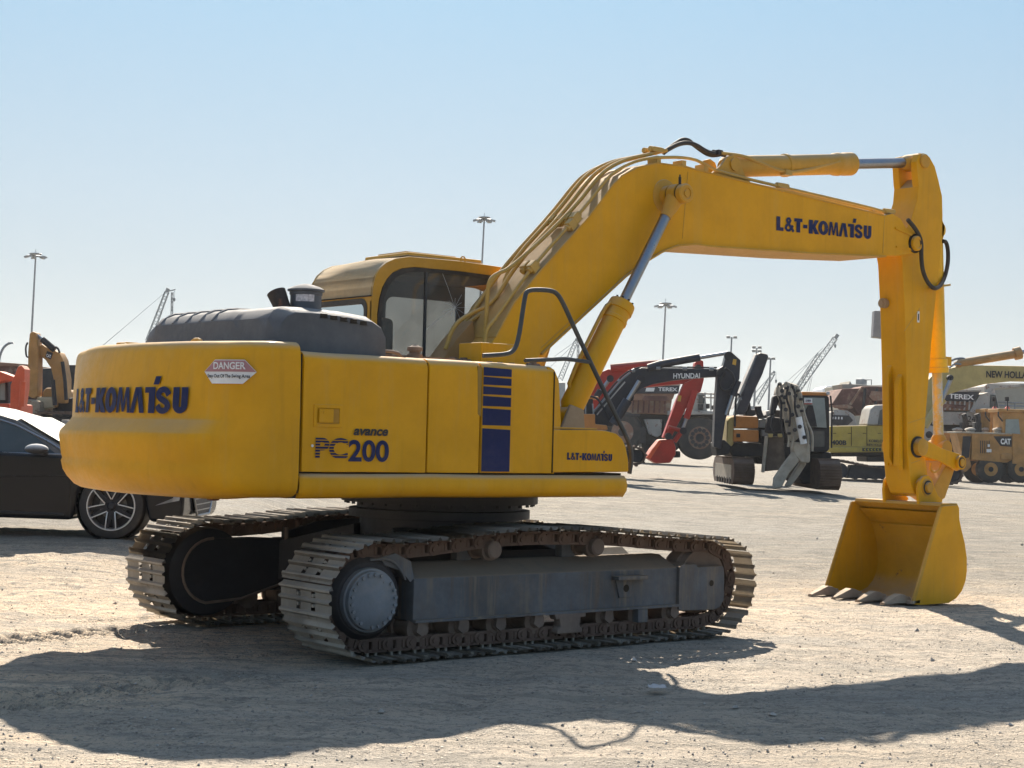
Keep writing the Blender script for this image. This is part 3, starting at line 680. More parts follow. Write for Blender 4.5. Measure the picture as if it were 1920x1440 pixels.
for k in range(5):
    x=-1.80+k*.085; mb=MB(); zz=hood_sec(-1.03)[1]
    p0=PY(607+k*18.5,592+k*3.4,-1.058); mb.box((p0.x,-1.05,p0.z),(.056,.03,.030)); mb.bevel(.006); mb.build('vent_slot',M['seam'],HO)
# raised louvre lip above slots
mb=MB(); a=PY(596,585,-1.0); b=PY(690,600,-1.0); mb.bar(a,b,.03,.012); mb.bevel(.004); mb.build('hood_lip',M['hood'],HO)
# exhaust and precleaner
mb=MB(); p=PZ(530,575,2.27)+V((.22,.27,0)); p.z=2.25
ex0=PY(536,578,-.70); ex1=PY(518,548,-.62)
mb.lathe(ex0-V((0,0,.05)),ex1,[(0,.055),(.5,.058),(1,.066),(1,.055),(.55,.05),(.5,.0)],22,cap=False); mb.build('exhaust_pipe',mat('sooty_exhaust',(.03,.022,.02),.7,rust=.15,dust=.2),EX,ang=50)
pc_=PY(573,578,-.70); mb=MB(); mb.lathe((pc_.x,pc_.y,2.26),(pc_.x,pc_.y,pc_.z+.165),[(0,.118),(.12,.118),(.15,.106),(.66,.106),(.68,.112),(.76,.112),(.78,.126),(.83,.126),(.90,.10),(.97,.05),(1,.02)],32)
PR=mb.build('air_precleaner',M['hood'],EX)
mb=MB(); 
mb.grid(lambda i,j:V((pc_.x+.1075*math.cos(R(200+i*14)),pc_.y+.1075*math.sin(R(200+i*14)),pc_.z+.04+j*.05)),6,2); mb.build('rating_label',mat('faded_label',(.6,.55,.55),.4,var=.3,scale=60,dust=0),PR)
# ---- cab ----
CB=MB()
y0,y1=.36,1.30
side=[(-.44,1.25),(-.44,2.52),(-.435,2.63),(-.415,2.71),(-.375,2.778),(-.315,2.83),(-.23,2.87),(-.10,2.897),(.4,2.905),(1.32,2.88),(1.44,2.845),(1.50,2.74),(1.46,2.45),(1.26,1.9),(1.15,1.25)]
inn=[(-.36,1.45),(-.385,2.42),(-.372,2.54),(-.345,2.63),(-.305,2.70),(-.25,2.755),(-.17,2.793),(-.05,2.815),(.4,2.82),(1.27,2.80),(1.38,2.775),(1.42,2.69),(1.38,2.45),(1.19,1.9),(1.08,1.45)]
CB.ring([(x,y0,z) for x,z in side],[(x,y0,z) for x,z in inn],(0,.035,0))
CBo=CB.bevel(.008,2).build('cab',M['yellow_cab'],EX)
CB=MB(); CB.ring([(x,y1,z) for x,z in side],[(x,y1,z) for x,z in inn],(0,-.035,0)); CB.bevel(.008,2).build('left_frame',M['yellow_cab'],CBo)
mb=MB(); rf=side[1:13]
def roofpt(i,j):
    a=rf[i]; b=(a[0]*.97+.01,a[1]-.05) if False else a
    w=[0,.03,.5,.97,1][j]; dz=[-.03,-.004,.012,-.004,-.03][j]; return V((a[0],y0+.002+(y1-y0-.004)*w,a[1]+dz*(1 if i>2 else 0)))
Vr=mb.grid(roofpt,len(rf),5); bmesh.ops.solidify(mb.bm,geom=mb.bm.faces[:],thickness=.03)
mb.build('cab_roof',mat('sun_dusted_roof_paint',(.80,.58,.32),.6,dust=.85,side=.6,dcol=(.78,.64,.45)),CBo)
mb=MB(); mb.box((.35,.80,2.935),(.75,.62,.03)); mb.bevel(.01); mb.box((.25,.75,2.955),(.5,.4,.015)); mb.build('roof_hatch',M['yellow_dull'],CBo)
mb=MB(); pL=PY(868,486,.40); mb.tube([pL+V((-.025,0,-.03)),pL+V((-.02,0,.02)),pL+V((.02,0,.02)),pL+V((.025,0,-.03))],.006,smooth=1); mb.build('lifting_eye',M['yellow_dull'],CBo)
# rear wall with rounded window
def rrect(a0,a1,b0,b1,r,n=4):
    P=[]
    for cx_,cy_,s in ((a1-r,b0+r,-90),(a1-r,b1-r,0),(a0+r,b1-r,90),(a0+r,b0+r,180)):
        for k in range(n+1): a=R(s+90*k/n); P.append((cx_+r*math.cos(a),cy_+r*math.sin(a)))
    return P
def frame_wall(mb,f3,A,B,rA,rB,vec):
    mb.ring([f3(*p) for p in rrect(*A,rA)],[f3(*p) for p in rrect(*B,rB)],vec)
mb=MB(); frame_wall(mb,lambda a,b:V((-.44,a,b)),(.362,1.298,1.25,2.56),(.44,1.24,2.16,2.56-.03),.004,.07,(.035,0,0)); mb.build('rear_wall',M['yellow_cab'],CBo)
mb=MB(); frame_wall(mb,lambda a,b:V((-.447,a,b)),(.425,1.255,2.145,2.545),(.465,1.215,2.185,2.505),.08,.06,(.02,0,0)); mb.build('window_seal',M['black'],CBo)
mb=MB(); mb.poly([V((-.425,a,b)) for a,b in rrect(.45,1.23,2.17,2.52,.06)]); mb.build('rear_window',M['glass'],CBo)
mb=MB(); mb.bb(-.45,-.436,.37,1.29,2.555,2.565); mb.build('roof_seam',M['seam'],CBo)
# right side glass with black surround
inset=[(x*.985+.006,z-.012 if z>2 else z+.01) for x,z in inn]
mb=MB(); mb.ring([(x,y0-.004,z) for x,z in inn],[(x+(.035 if x<0 else -.035),y0-.004,z-(.03 if z>2.6 else 0)) for x,z in inn],(0,.02,0)); mb.build('window_seal',M['black'],CBo)
mb=MB(); mb.poly([(x,y0+.012,z) for x,z in inn]); mb.build('side_window',M['glass'],CBo)
mb=MB(); mb.bb(.065,.085,y0+.0,y0+.02,1.45,2.815); mb.build('window_bar',M['rail'],CBo)
# left wall with openings, dark inside
mb=MB()
for a0,a1 in ((-.30,.22),(.30,1.06)):
    frame_wall(mb,lambda a,b:V((a,y1-.04,b)),(max(a0-.08,-.36),a1+.08,1.3,2.71 if a0<0 else 2.80),(a0,a1,1.75,2.68 if a0<0 else 2.66),.01,.08,(0,.03,0))
mb.build('left_wall',M['interior'],CBo)
mb=MB()
for a0,a1 in ((-.30,.22),(.30,1.06)): mb.poly([V((a,y1-.01,b)) for a,b in rrect(a0,a1,1.75,2.68,.08)])
mb.build('left_window',M['glass'],CBo)
mb=MB(); mb.bar((1.12,y0+.065,1.5),(1.40,y0+.065,2.76),.045); mb.bar((1.12,y1-.065,1.5),(1.40,y1-.065,2.76),.045); mb.bb(1.37,1.42,y0+.04,y1-.04,2.72,2.80); mb.bb(1.05,1.13,y0+.002,y1-.002,1.25,1.5); mb.build('front_frame',M['interior'],CBo)
mb=MB(); mb.poly([(1.13,y0+.06,1.5),(1.13,y1-.06,1.5),(1.41,y1-.06,2.76),(1.41,y0+.06,2.76)]); mb.build('windscreen',M['glass'],CBo)
mb=MB(); mb.box((1.30,.86,2.52),(.004,.36,.40)); mb.build('paper_notice',M['paper'],CBo)
mb=MB(); mb.bb(-.08,1.05,y0+.05,y1-.05,2.79,2.81); mb.bb(-.4,1.12,y0+.03,y1-.03,1.26,1.45); mb.bb(-.40,-.37,y0+.03,y1-.03,1.3,2.15); mb.build('lining',M['interior'],CBo)
mb=MB(); mb.box((.05,.72,1.85),(.5,.48,.16)); mb.box((-.20,.72,2.16),(.14,.48,.50)); mb.box((-.22,.72,2.44),(.10,.26,.18)); mb.bevel(.05,3); mb.bb(-.1,.3,.7,1.0,1.45,1.72); mb.build('seat',M['interior'],CBo)
mb=MB(); mb.box((.2,.52,1.85),(.5,.12,.2)); mb.tube([(.35,.5,1.95),(.36,.5,2.1)],.014); mb.ball((.36,.5,2.12),.028); mb.bevel(.02); mb.build('console',M['interior'],CBo)
# star crack in the side window
c0=PY(853,577,y0+.004); mb=MB(); rr=random.Random(5)
for k in range(13):
    a=R(k*27.7+rr.uniform(-8,8)); L_=rr.choice((.10,.16,.28,.42))*.8; e=c0+V((math.cos(a)*L_,0,math.sin(a)*L_))
    mb.tube([c0,(c0+e)/2+V((.006*rr.uniform(-1,1),0,.006)),e],.0012,seg=4)
mb.build('glass_crack',flat('crack_white',(.8,.82,.82),.3),CBo)
# ---- boom ----
bo=[(.10,1.62),(.02,1.78),(.10,2.0),(.30,2.259),(.472,2.533),(.724,2.801),(1.234,3.297),(1.48,3.58),(1.581,3.67),(1.766,3.765),(1.991,3.83),(2.294,3.839),(2.845,3.809),(5.02,3.70),(5.02,3.31),(4.0,3.245),(2.625,3.182),(2.45,3.185),(2.25,3.155),(2.05,3.08),(1.874,2.985),(1.642,2.84),(1.067,2.39),(.76,2.15),(.55,1.9),(.35,1.66)]
mb=MB(); mb.xz(bo,-.265,.265); mb.bevel(.006,1,25)
BM=mb.build('boom',M['yellow'],EX,ang=28)
# top and bottom flanges standing slightly proud
def flange(pts,w,t,name,m):
    mb=MB(); vs=[]
    for i,p in enumerate(pts):
        a=V(pts[max(0,i-1)]); b=V(pts[min(len(pts)-1,i+1)]); d=(b-a).normalized(); n=V((-d.y,d.x))
        q=V(p); vs.append((q-n*t,q+n*t))
    rows=[]
    for a,b in vs: rows.append([mb.bm.verts.new((a.x,-w,a.y)),mb.bm.verts.new((a.x,w,a.y)),mb.bm.verts.new((b.x,w,b.y)),mb.bm.verts.new((b.x,-w,b.y))])
    for r0,r1 in zip(rows,rows[1:]):
        for k in range(4): mb.bm.faces.new((r0[k],r0[(k+1)%4],r1[(k+1)%4],r1[k]))
    mb.bm.faces.new(rows[0]); mb.bm.faces.new(rows[-1][::-1]); return mb.build(name,m,BM)
flange(bo[3:14],.272,.006,'top_plate',M['yellow_dull'])
flange(bo[14:24],.285,.008,'bottom_plate',M['yellow_dull'])
# tip fork and boss
for s in (-1,1):
    mb=MB(); mb.xz([(4.98,3.315),(4.98,3.70),(5.12,3.735),(5.25,3.70),(5.33,3.62),(5.52,3.57),(5.555,3.50),(5.54,3.42),(5.47,3.375),(5.2,3.33)],s*.268,s*.205); mb.bevel(.01,2); mb.build('tip_fork',M['yellow'],BM)
    mb=MB(); mb.lathe((5.465,s*.20,3.475),(5.465,s*.315,3.475),[(0,.075),(.9,.075),(1,.066),(1,.05),(.9,.048),(.9,.0)],24,cap=False); mb.build('pin_boss',M['yellow'],BM)
for s in (-1,1):
    mb=MB(); mb.lathe((5.465,s*.262,3.475),(5.465,s*.283,3.475),[(0,.094),(1,.094)],28); mb.build('pin_ring',M['seam'],BM)
mb=MB(); mb.bar((4.985,-.2665,3.34),(5.0,-.2665,3.69),.010,.004,(0,1,0)); mb.build('weld_seam',M['yellow_cab'],BM)
for (x0,z0,x1,z1) in ((5.16,3.60,5.42,3.55),(5.18,3.42,5.42,3.41)):
    mb=MB(); mb.bar((x0,-.27,z0),(x1,-.27,z1),.014,.022,(0,1,0)); mb.bevel(.004); mb.build('stiffener_rib',M['yellow'],BM)
for (x0,z0,x1,z1) in ((1.07,2.44,.76,2.20),(2.35,3.80,2.30,3.22)):
    mb=MB(); mb.bar((x0,-.2665,z0),(x1,-.2665,z1),.007,.003,(0,1,0)); mb.build('weld_seam',M['yellow_cab'],BM)
# boom foot bracket, cylinder bosses
bp=PY(1268,365,-.40)
for s in (-1,1):
    mb=MB(); mb.lathe((bp.x,s*.262,bp.z),(bp.x,s*.285,bp.z),[(0,.145),(.4,.14),(1,.11)],32); mb.lathe((bp.x,s*.26,bp.z),(bp.x,s*.53,bp.z),[(0,.085),(.3,.085),(.32,.062),(.37,.062),(.38,.088),(.70,.088),(.72,.066),(.77,.066),(.78,.082),(.96,.082),(1,.07),(1,.048),(.965,.044),(.965,.03),(1,.028),(1,0)],30,cap=False); mb.build('cylinder_boss',M['yellow_cab'],BM)
for s in (-1,1):
    for yy in (.353,.461): mb=MB(); mb.cyl((bp.x,s*(yy-.006),bp.z),(bp.x,s*(yy+.006),bp.z),.080,seg=24); mb.build('gap_ring',M['seam'],BM)  # near-black rings stand in for the dark gaps along the boss
mb=MB(); mb.cyl((bp.x-.02,-.46,bp.z+.08),(bp.x-.02,-.46,bp.z+.14),.012,seg=8); mb.cyl((bp.x-.02,-.46,bp.z+.13),(bp.x-.02,-.46,bp.z+.16),.007,seg=8); mb.build('grease_fitting',M['dark'],BM)
for s in (-1,1):
    top=V((bp.x,s*.40,bp.z)); foot=PY(1062,782,-.42); foot=V((foot.x,s*.42,foot.z)); d=(foot-top); L_=d.length; dn=d.normalized()
    g=PY(1152,562,-.42); tg=(V((g.x,s*.42,g.z))-top).dot(dn)
    mb=MB(); A=top+dn*tg
    mb.lathe(A-dn*.03,foot-dn*.05,[(0,.078),(.0,.108),(.035,.112),(.075,.112),(.08,.100),(.14,.100),(.145,.107),(.17,.107),(.175,.098),(.95,.098),(1,.07)],32)
    mb.cyl(foot+V((0,-.07,0)),foot+V((0,.07,0)),.085,seg=24); cy=mb.build('boom_cylinder',M['yellow'],EX)
    mb=MB(); mb.lathe(top+dn*.22,A,[(0,.044),(1,.044)],28); mb.build('rod',M['chrome'],cy)
    mb=MB(); mb.lathe(top+dn*.05,top+dn*.24,[(0,.075),(.4,.068),(.8,.052),(1,.050)],24); mb.build('rod_eye',M['yellow_cab'],cy)
    q=dn.cross(V((0,1,0))).normalized()*(.125); 
    if q.x>0: q=-q
    mb=MB(); mb.tube([A+dn*.04+q*.55,A+dn*.05+q*1.05,A+dn*.2+q*1.15,foot-dn*.25+q*1.1,foot-dn*.2+q*.6],.017,smooth=1); mb.build('oil_pipe',M['yellow_cab'],cy)
    mb=MB(); 
    for k in range(10):
        a=2*math.pi*k/10; x_=dn.orthogonal().normalized(); y_=dn.cross(x_); c=A-dn*.035+(x_*math.cos(a)+y_*math.sin(a))*.085; mb.cyl(c,c-dn*.018,.010,seg=6)
    mb.build('gland_bolt',M['dark'],cy)
    mb=MB(); f2=V((foot.x,s*.42,foot.z)); mb.xz([(foot.x-.22,1.4),(foot.x+.12,1.4),(foot.x+.09,foot.z+.06),(foot.x-.05,foot.z+.10)],s*.34,s*.31); mb.xz([(foot.x-.22,1.4),(foot.x+.12,1.4),(foot.x+.09,foot.z+.06),(foot.x-.05,foot.z+.10)],s*.53,s*.50); mb.bevel(.01); mb.build('cylinder_bracket',M['tan_top'],cy)
# ---- pipes up the boom's back ----
base=[(964,569),(1012,510),(1105,406),(1166,330),(1197,316),(1234,307),(1282,312),(1366,333)]
def backline(off):
    pts=[V((.40,2.42)),V((.724,2.801)),V((1.234,3.297)),V((1.50,3.60)),V((1.62,3.69)),V((1.80,3.775)),V((2.0,3.83)),V((2.25,3.845))]
    out=[]
    for i,p in enumerate(pts):
        a=pts[max(0,i-1)]; b=pts[min(len(pts)-1,i+1)]; d=(b-a).normalized(); out.append(p+V((-d.y,d.x))*off)
    return out
def P3(ps,y): return [V((p.x,y,p.y)) for p in ps]
pipes=[(-.215,.055,'a'),(-.13,.085,'b'),(-.03,.085,'c'),(.07,.085,'b'),(.16,.07,'a')]
for k,(y,off,kind) in enumerate(pipes):
    L_=P3(backline(off),y)
    if k in (0,1):
        low=PY((945,930)[k],(600,655)[k],y)
    if k==0: pre=[V((.22,y,2.06)),V((.24,y,2.32)),V((.33,y,2.40))]; 
    elif k==1: pre=[PY(908,655,y),PY(912,590,y),PY(914,545,y),PY(918,525,y),PY(930,514,y),PY(960,502,y)]
    elif k==2: pre=[PY(835,655,0),PY(850,610,0),PY(880,588,0),PY(925,570,0)]
    elif k==3: pre=[PY(845,660,.1),PY(868,612,.1),PY(900,590,.1),PY(940,565,.1)]
    else: pre=[V((.15,y,2.2)),V((.35,y,2.42))]
    if k==1: L_=L_[1:]+[]
    if k==0: end=[V((2.42,y,3.94)),V((2.62,y,3.90)),V((2.8,y,3.85)),V((4.98,y,3.765)),V((5.1,y,3.735))]
    elif k in (1,2): end=[V((2.22,y,3.985))]
    else: end=[V((2.15,y,3.95))]
    mb=MB(); mb.tube(pre+L_[1:-1]+end,.017 if k else .014,seg=10,smooth=2); mb.build('hydraulic_pipe',M['dustpipe'],BM,ang=60)
mb=MB(); mb.tube([V((2.6,.1,3.93)),V((3.0,.0,3.86)),V((4.95,-.08,3.79)),V((5.12,-.1,3.74))],.015,seg=8,smooth=1); mb.build('hydraulic_pipe',M['dustpipe'],BM,ang=60)
def clampb(t,ys,off):
    L_=backline(off); a=L_[1].lerp(L_[2],t) if t<=1 else L_[2].lerp(L_[3],t-1); d=(L_[2]-L_[1]).normalized()
    for y in ys:
        mb=MB(); M3=Matrix((V((d.x,0,d.y)),V((0,1,0)),V((-d.y,0,d.x)))).transposed(); mb.box(V((a.x,y,a.y)),(.075,.065,.075),M3); mb.cyl(V((a.x-.06*d.x,y,a.y-.06*d.y)),V((a.x+.06*d.x,y,a.y+.06*d.y)),.028,seg=12); mb.bevel(.008); mb.build('pipe_clamp',M['dustpipe'],BM)
clampb(.02,(-.215,-.13),.05); clampb(.88,(-.215,-.13,-.03,.07),.06); clampb(.78,(-.215,),.05)
for (x,z,y) in ((2.10,3.975,-.13),(2.12,3.975,-.03),(3.55,3.80,-.10),(3.6,3.83,-.215),(5.13,3.76,-.215),(5.1,3.75,-.1)):
    mb=MB(); mb.box((x,y,z),(.11,.05,.045)); mb.cyl((x-.08,y,z),(x+.08,y,z),.025,seg=12); mb.bevel(.008); mb.build('pipe_clamp',M['dustpipe'],BM)
for x in (2.05,2.35,2.62):
    mb=MB(); mb.box((x,-.16,3.87),(.05,.12,.07)); mb.bevel(.005); mb.build('pipe_bracket',M['dustpipe'],BM)
# black hoses over the hump
h1=[PY(x,y,-.05) for x,y in ((1244,287),(1262,272),(1285,258),(1305,275),(1330,292),(1348,290))]
h2=[PY(x,y,-.12) for x,y in ((1246,284),(1275,268),(1300,268),(1325,285),(1340,288))]
for h in (h1,h2):
    mb=MB(); mb.tube(h,.02,seg=10,smooth=3); mb.build('hose',M['black'],BM,ang=60)
# fittings at the arm cylinder head
mb=MB(); a=PY(1345,287,-.08); mb.cyl(a-V((.06,0,0)),a+V((.10,0,0)),.026,seg=8); mb.box(a,(.06,.09,.05)); mb.bevel(.006); mb.build('hose_fitting',M['dark'],BM)
# lettering on boom
wb=wordmark(); c=PY(1455,432,-.266); d=PY(1633,449,-.266)
place_text('lettering',wb,M['navy'],BM,planefn((c.x,-.2665,c.z),(d-c),(0,0,1),(d-c).length,.128,.004))
# mounting lugs for arm cylinder
for s in (-1,1):
    mb=MB(); mb.xz([(2.70,3.81),(2.86,3.93),(2.94,4.02),(3.02,4.045),(3.09,4.02),(3.12,3.95),(3.18,3.87),(3.30,3.79)],s*.13,s*.165); mb.bevel(.008,2); mb.cyl((3.02,s*.125,3.955),(3.02,s*.185,3.955),.055,seg=24); mb.build('cylinder_lug',M['yellow_dull'],BM)
# ---- arm cylinder ----
a=V((3.02,-.02,3.955)); b=PY(1712,305,-.05); dn=(b-a).normalized(); Lc=(b-a).length
mb=MB(); g=PY(1592,309,0); t=(g-a).dot(dn)
mb.lathe(a,a+dn*t,[(0,.06),(.02,.09),(.06,.098),(.45,.098),(.455,.108),(.475,.108),(.48,.098),(.84,.098),(.85,.108),(.88,.112),(.90,.106),(.93,.112),(.985,.112),(1,.09)],32)
AC=mb.build('arm_cylinder',M['yellow_dull'],EX)
mb=MB(); mb.lathe(a+dn*t*.99,a+dn*(Lc-.15),[(0,.05),(1,.05)],28); mb.build('rod',M['chrome'],AC)
mb=MB(); mb.lathe(a+dn*(Lc-.17),b,[(0,.055),(.3,.072),(1,.075)],24); mb.cyl(b+V((0,-.09,0)),b+V((0,.09,0)),.085,seg=24); mb.build('rod_eye',M['yellow_dull'],AC)
mb=MB(); pp=[PY(x,y,-.12) for x,y in ((1352,287),(1395,292),(1425,305),(1470,323),(1500,322),(1540,312),(1575,303))]; mb.tube(pp,.016,smooth=2); mb.build('oil_pipe',M['dustpipe'],AC)
mb=MB(); q=PY(1475,324,-.12); mb.box(q,(.09,.07,.05)); mb.bevel(.01); mb.build('pipe_clamp',M['dustpipe'],AC)
def sy(s,v): return -v if s<0 else v-.1      # the arm sits a little to the right of the centre line
# ---- arm ----
ap=[(5.40,4.12),(5.555,4.28),(5.60,4.38),(5.68,4.40),(5.77,4.375),(5.858,4.29),(5.93,4.14),(5.987,4.005),(6.0,3.82),(6.0,3.6),(5.96,3.3),(5.90,2.9),(5.852,2.53),(5.82,2.175),(5.78,1.80),(5.76,1.55),(5.80,1.33),(5.84,1.16),(5.80,1.05),(5.72,1.01),(5.62,1.03),(5.55,1.15),(5.50,1.45),(5.46,2.2),(5.40,3.10),(5.36,3.40),(5.40,3.55),(5.50,3.70),(5.56,3.90),(5.57,4.05)]
lug=[(5.565,4.30),(5.60,4.38),(5.68,4.40),(5.77,4.375),(5.858,4.29),(5.93,4.14),(5.97,4.0),(5.62,4.0),(5.59,4.10)]
ap=[(5.72,4.16)]+ap[6:24]+[(5.42,2.8),(5.37,3.28),(5.33,3.40),(5.38,3.55),(5.50,3.72),(5.585,3.92),(5.60,4.06)]
mb=MB(); mb.xz(ap,-.2,.1); mb.bevel(.006,1,25); AR=mb.build('arm',M['yellow'],EX,ang=28)
# open front at the top: dark recess between lugs
for s in (-1,1):
    mb=MB(); mb.xz(lug,sy(s,.2015),sy(s,.125)); mb.bevel(.006,1,25); mb.build('cylinder_lug',M['yellow'],AR,ang=28)
for s in (-1,1):
    mb=MB(); mb.lathe((5.68,sy(s,.19),4.32),(5.68,sy(s,.225),4.32),[(0,.07),(.8,.07),(1,.06)],24); mb.build('pin_boss',M['yellow_cab'],AR)
mb=MB()
for y in (-.07,.03,.1): mb.bb(5.470,5.545,y-.02,y+.02,1.3,2.35) if y!=.1 else None
for (y,z0,z1) in ((-.125,1.25,2.2),(.0,1.3,2.3)):
    mb.xz([(5.50,z0),(5.44,z0+.08),(5.405,z1-.1),(5.46,z1)],y-.03,y+.03)
mb.bevel(.008); mb.build('stiffener_rib',M['yellow'],AR)
mb=MB(); q=PX(1665,573,5.36); mb.cyl((5.355,.03,2.90),(5.42,.03,2.90),.05,seg=10); mb.bevel(.005); mb.cyl((5.34,.03,2.90),(5.36,.03,2.90),.025,seg=8); mb.build('rubber_stop',M['tan_top'],AR)
mb=MB(); q=PY(1722,594,-.203); mb.xz([(q.x-.018,q.z-.055),(q.x+.018,q.z-.055),(q.x+.018,q.z+.055),(q.x-.018,q.z+.055)],-.2012,-.203); mb.build('warning_sticker',M['white'],AR)
mb=MB(); mb.xz([(q.x-.008,q.z-.035),(q.x+.008,q.z-.035),(q.x+.008,q.z+.03),(q.x-.008,q.z+.03)],-.2035,-.2045); mb.build('sticker_mark',M['seam'],AR)
# bottom boss of arm
mb=MB(); mb.cyl((5.72,-.215,1.095),(5.72,.115,1.095),.095,seg=28); mb.build('pin_boss',M['yellow'],AR)
mb=MB(); mb.cyl((5.653,-.2,1.49),(5.653,-.215,1.49),.105,seg=28); mb.build('grease_shade_ring',M['dark'],AR)  # dark ring colours in both grease and the shadow gap round the boss
for (x0,z0,x1,z1) in ((5.50,1.72,5.76,1.78),(5.56,1.33,5.70,1.36),(5.42,2.62,5.66,2.86)):
    mb=MB(); mb.bar((x0,-.2015,z0),(x1,-.2015,z1),.007,.003,(0,1,0)); mb.build('weld_seam',M['yellow_dull'],AR)
mb=MB(); mb.lathe((5.653,-.2,1.49),(5.653,-.28,1.49),[(0,.085),(.85,.085),(.9,.07),(1,.05)],24); mb.build('link_boss',M['yellow_cab'],AR)
mb=MB(); mb.lathe((5.653,.1,1.49),(5.653,.18,1.49),[(0,.085),(.85,.085),(.9,.07),(1,.05)],24); mb.build('link_boss',M['yellow_cab'],AR)
# rear lugs of bucket cylinder
for s in (-1,1):
    mb=MB(); mb.xz([(5.96,3.78),(6.05,3.80),(6.11,3.72),(6.09,3.60),(6.0,3.50),(5.94,3.45)],sy(s,.11),sy(s,.15)); mb.bevel(.01); mb.build('cylinder_lug',M['yellow'],AR)
# hose loop from boom tip round the arm
mb=MB(); hh=[PY(x,y,-.30) for x,y in ((1702,412),(1716,428),(1728,450),(1727,480),(1730,510),(1742,535),(1755,543))]+[PY(x,y,-.15) for x,y in ((1768,530),(1777,500),(1778,470),(1774,453),(1768,452))]
mb.tube(hh,.021,seg=10,smooth=3); mb.build('hose',M['black'],AR,ang=60)
mb=MB(); mb.bar(PY(1742,540,-.22),PY(1781,534,-.18),.02); mb.build('hose_bracket',M['dustpipe'],AR)
# ---- bucket cylinder ----
A=V((6.05,-.05,3.68)); B=PY(1756,848,0)
B=V((6.20,-.05,1.48)); dn=(B-A).normalized(); Lc=(B-A).length; g=(A.z-PY(1762,700,0).z)/(A.z-B.z)*Lc
mb=MB(); mb.lathe(A,A+dn*g,[(0,.06),(.03,.09),(.06,.092),(.90,.092),(.905,.108),(.96,.108),(.965,.118),(1,.118),(1,.06)],30); mb.cyl(A+V((0,-.1,0)),A+V((0,.1,0)),.07,seg=20)
BC=mb.build('bucket_cylinder',mat('bright_yellow_paint',(.86,.46,.008),.35,dust=.2,side=.05),EX)
mb=MB(); mb.lathe(A+dn*g,A+dn*(Lc-.1),[(0,.05),(1,.05)],26); mb.build('rod',mat('flaking_painted_rod',(.62,.44,.16),.35,metal=.3,rust=.45,rcol=(.5,.5,.52),rs=14,dust=0),BC)
mb=MB(); mb.tube([A+V((.10,0,-.3)),A+V((.125,0,-.4)),A+dn*(g-.3)+V((.115,0,0)),A+dn*(g-.12)+V((.12,0,0)),A+dn*(g-.06)+V((.09,-.03,0))],.018,smooth=1); mb.box(A+dn*(g-.12)+V((.1,-.02,0)),(.1,.1,.09)); mb.build('oil_pipe',M['yellow'],BC)
mb=MB(); mb.lathe(A+dn*(Lc-.14),B,[(0,.055),(.25,.075),(1,.08)],22); mb.cyl(B+V((0,-.1,0)),B+V((0,.1,0)),.085,seg=22); mb.build('rod_eye',M['yellow_cab'],BC)
# ---- linkage ----
lp0=V((5.653,0,1.49)); lp1=V((6.24,0,1.345))
for s in (-1,1):
    d=(lp1-lp0).normalized(); n=V((-d.z,0,d.x)); mb=MB(); w0,w1=.085,.088
    pts=[lp0+n*w0-d*.02,lp0-n*w0-d*.02,(lp0+lp1)/2-n*.065,lp1-n*w1+d*.0,lp1-n*.04+d*.09,lp1+n*.04+d*.09,lp1+n*w1,(lp0+lp1)/2+n*.07]
    mb.xz([(p.x,p.z) for p in pts],sy(s,.23),sy(s,.265)); mb.bevel(.012,2); mb.cyl((lp1.x,sy(s,.22),lp1.z),(lp1.x,sy(s,.30),lp1.z),.07,seg=24); mb.cyl((lp1.x,sy(s,.29),lp1.z),(lp1.x,sy(s,.31),lp1.z),.04,seg=20); sl_=mb.build('side_link',M['yellow'],EX)
    mb=MB(); mb.cyl((lp1.x,sy(s,.299),lp1.z),(lp1.x,sy(s,.304),lp1.z),.054,seg=24); mb.build('grease_shade_ring',M['dark'],sl_)  # grease and the shaded gap at the link end, as one dark ring
    mb=MB(); mb.cyl((lp1.x,sy(s,.302),lp1.z),(lp1.x,sy(s,.314),lp1.z),.036,seg=20); mb.cyl((lp0.x,sy(s,.26),lp0.z),(lp0.x,sy(s,.288),lp0.z),.045,seg=20) if False else None; mb.build('pin_end',M['yellow_dull'],sl_)
e0=V((6.06,0,1.05)); mb=MB()
bk_pin2=V((5.98,0,1.06))
mb.xz([(6.16,1.36),(6.30,1.33),(6.12,.98),(6.02,.95),(5.90,1.0),(5.93,1.10)],-.20,.10); mb.bevel(.02,2); LK=mb.build('bucket_link',M['yellow_cab'],EX)
mb=MB(); mb.cyl((6.24,-.22,1.345),(6.24,.12,1.345),.08,seg=24); mb.build('link_pin',M['yellow'],LK)
mb=MB(); q=[PY(x,y,-.19) for x,y in ((1745,868),(1744,880),(1750,886),(1760,882),(1765,868))]; mb.tube(q,.012,smooth=2); mb.build('guard_loop',M['yellow_dull'],LK)
# ---- bucket ----
W=.55; bp_=[(5.19,.0),(5.30,-.01),(5.72,-.01),(5.84,.03),(5.93,.10),(5.985,.19),(6.005,.29),(6.0,.42),(5.965,.56),(5.905,.70),(5.87,.80),(5.865,.90),(5.845,.935),(5.60,.925),(5.585,.90)]
mb=MB(); th=.022
shell=bp_[:12]
def shp(i,j): return V((shell[i][0],-W+.02+(2*W-.04)*j/4,shell[i][1]))
mb.grid(shp,len(shell),5); bmesh.ops.recalc_face_normals(mb.bm,faces=mb.bm.faces); bmesh.ops.solidify(mb.bm,geom=mb.bm.faces[:],thickness=.02)
BK=mb.build('bucket',M['inside'],EX,ang=40)
for s in (-1,1):
    mb=MB(); mb.xz(bp_,s*W,s*(W-.024)); mb.bevel(.004); mb.build('side_plate',M['yellow'],BK)
    mb=MB(); mb.bar((5.19,s*(W-.012),.03),(5.585,s*(W-.012),.91),.045,.022,(0,1,0)); mb.bevel(.004); mb.build('side_edge',M['yellow_dull'],BK)
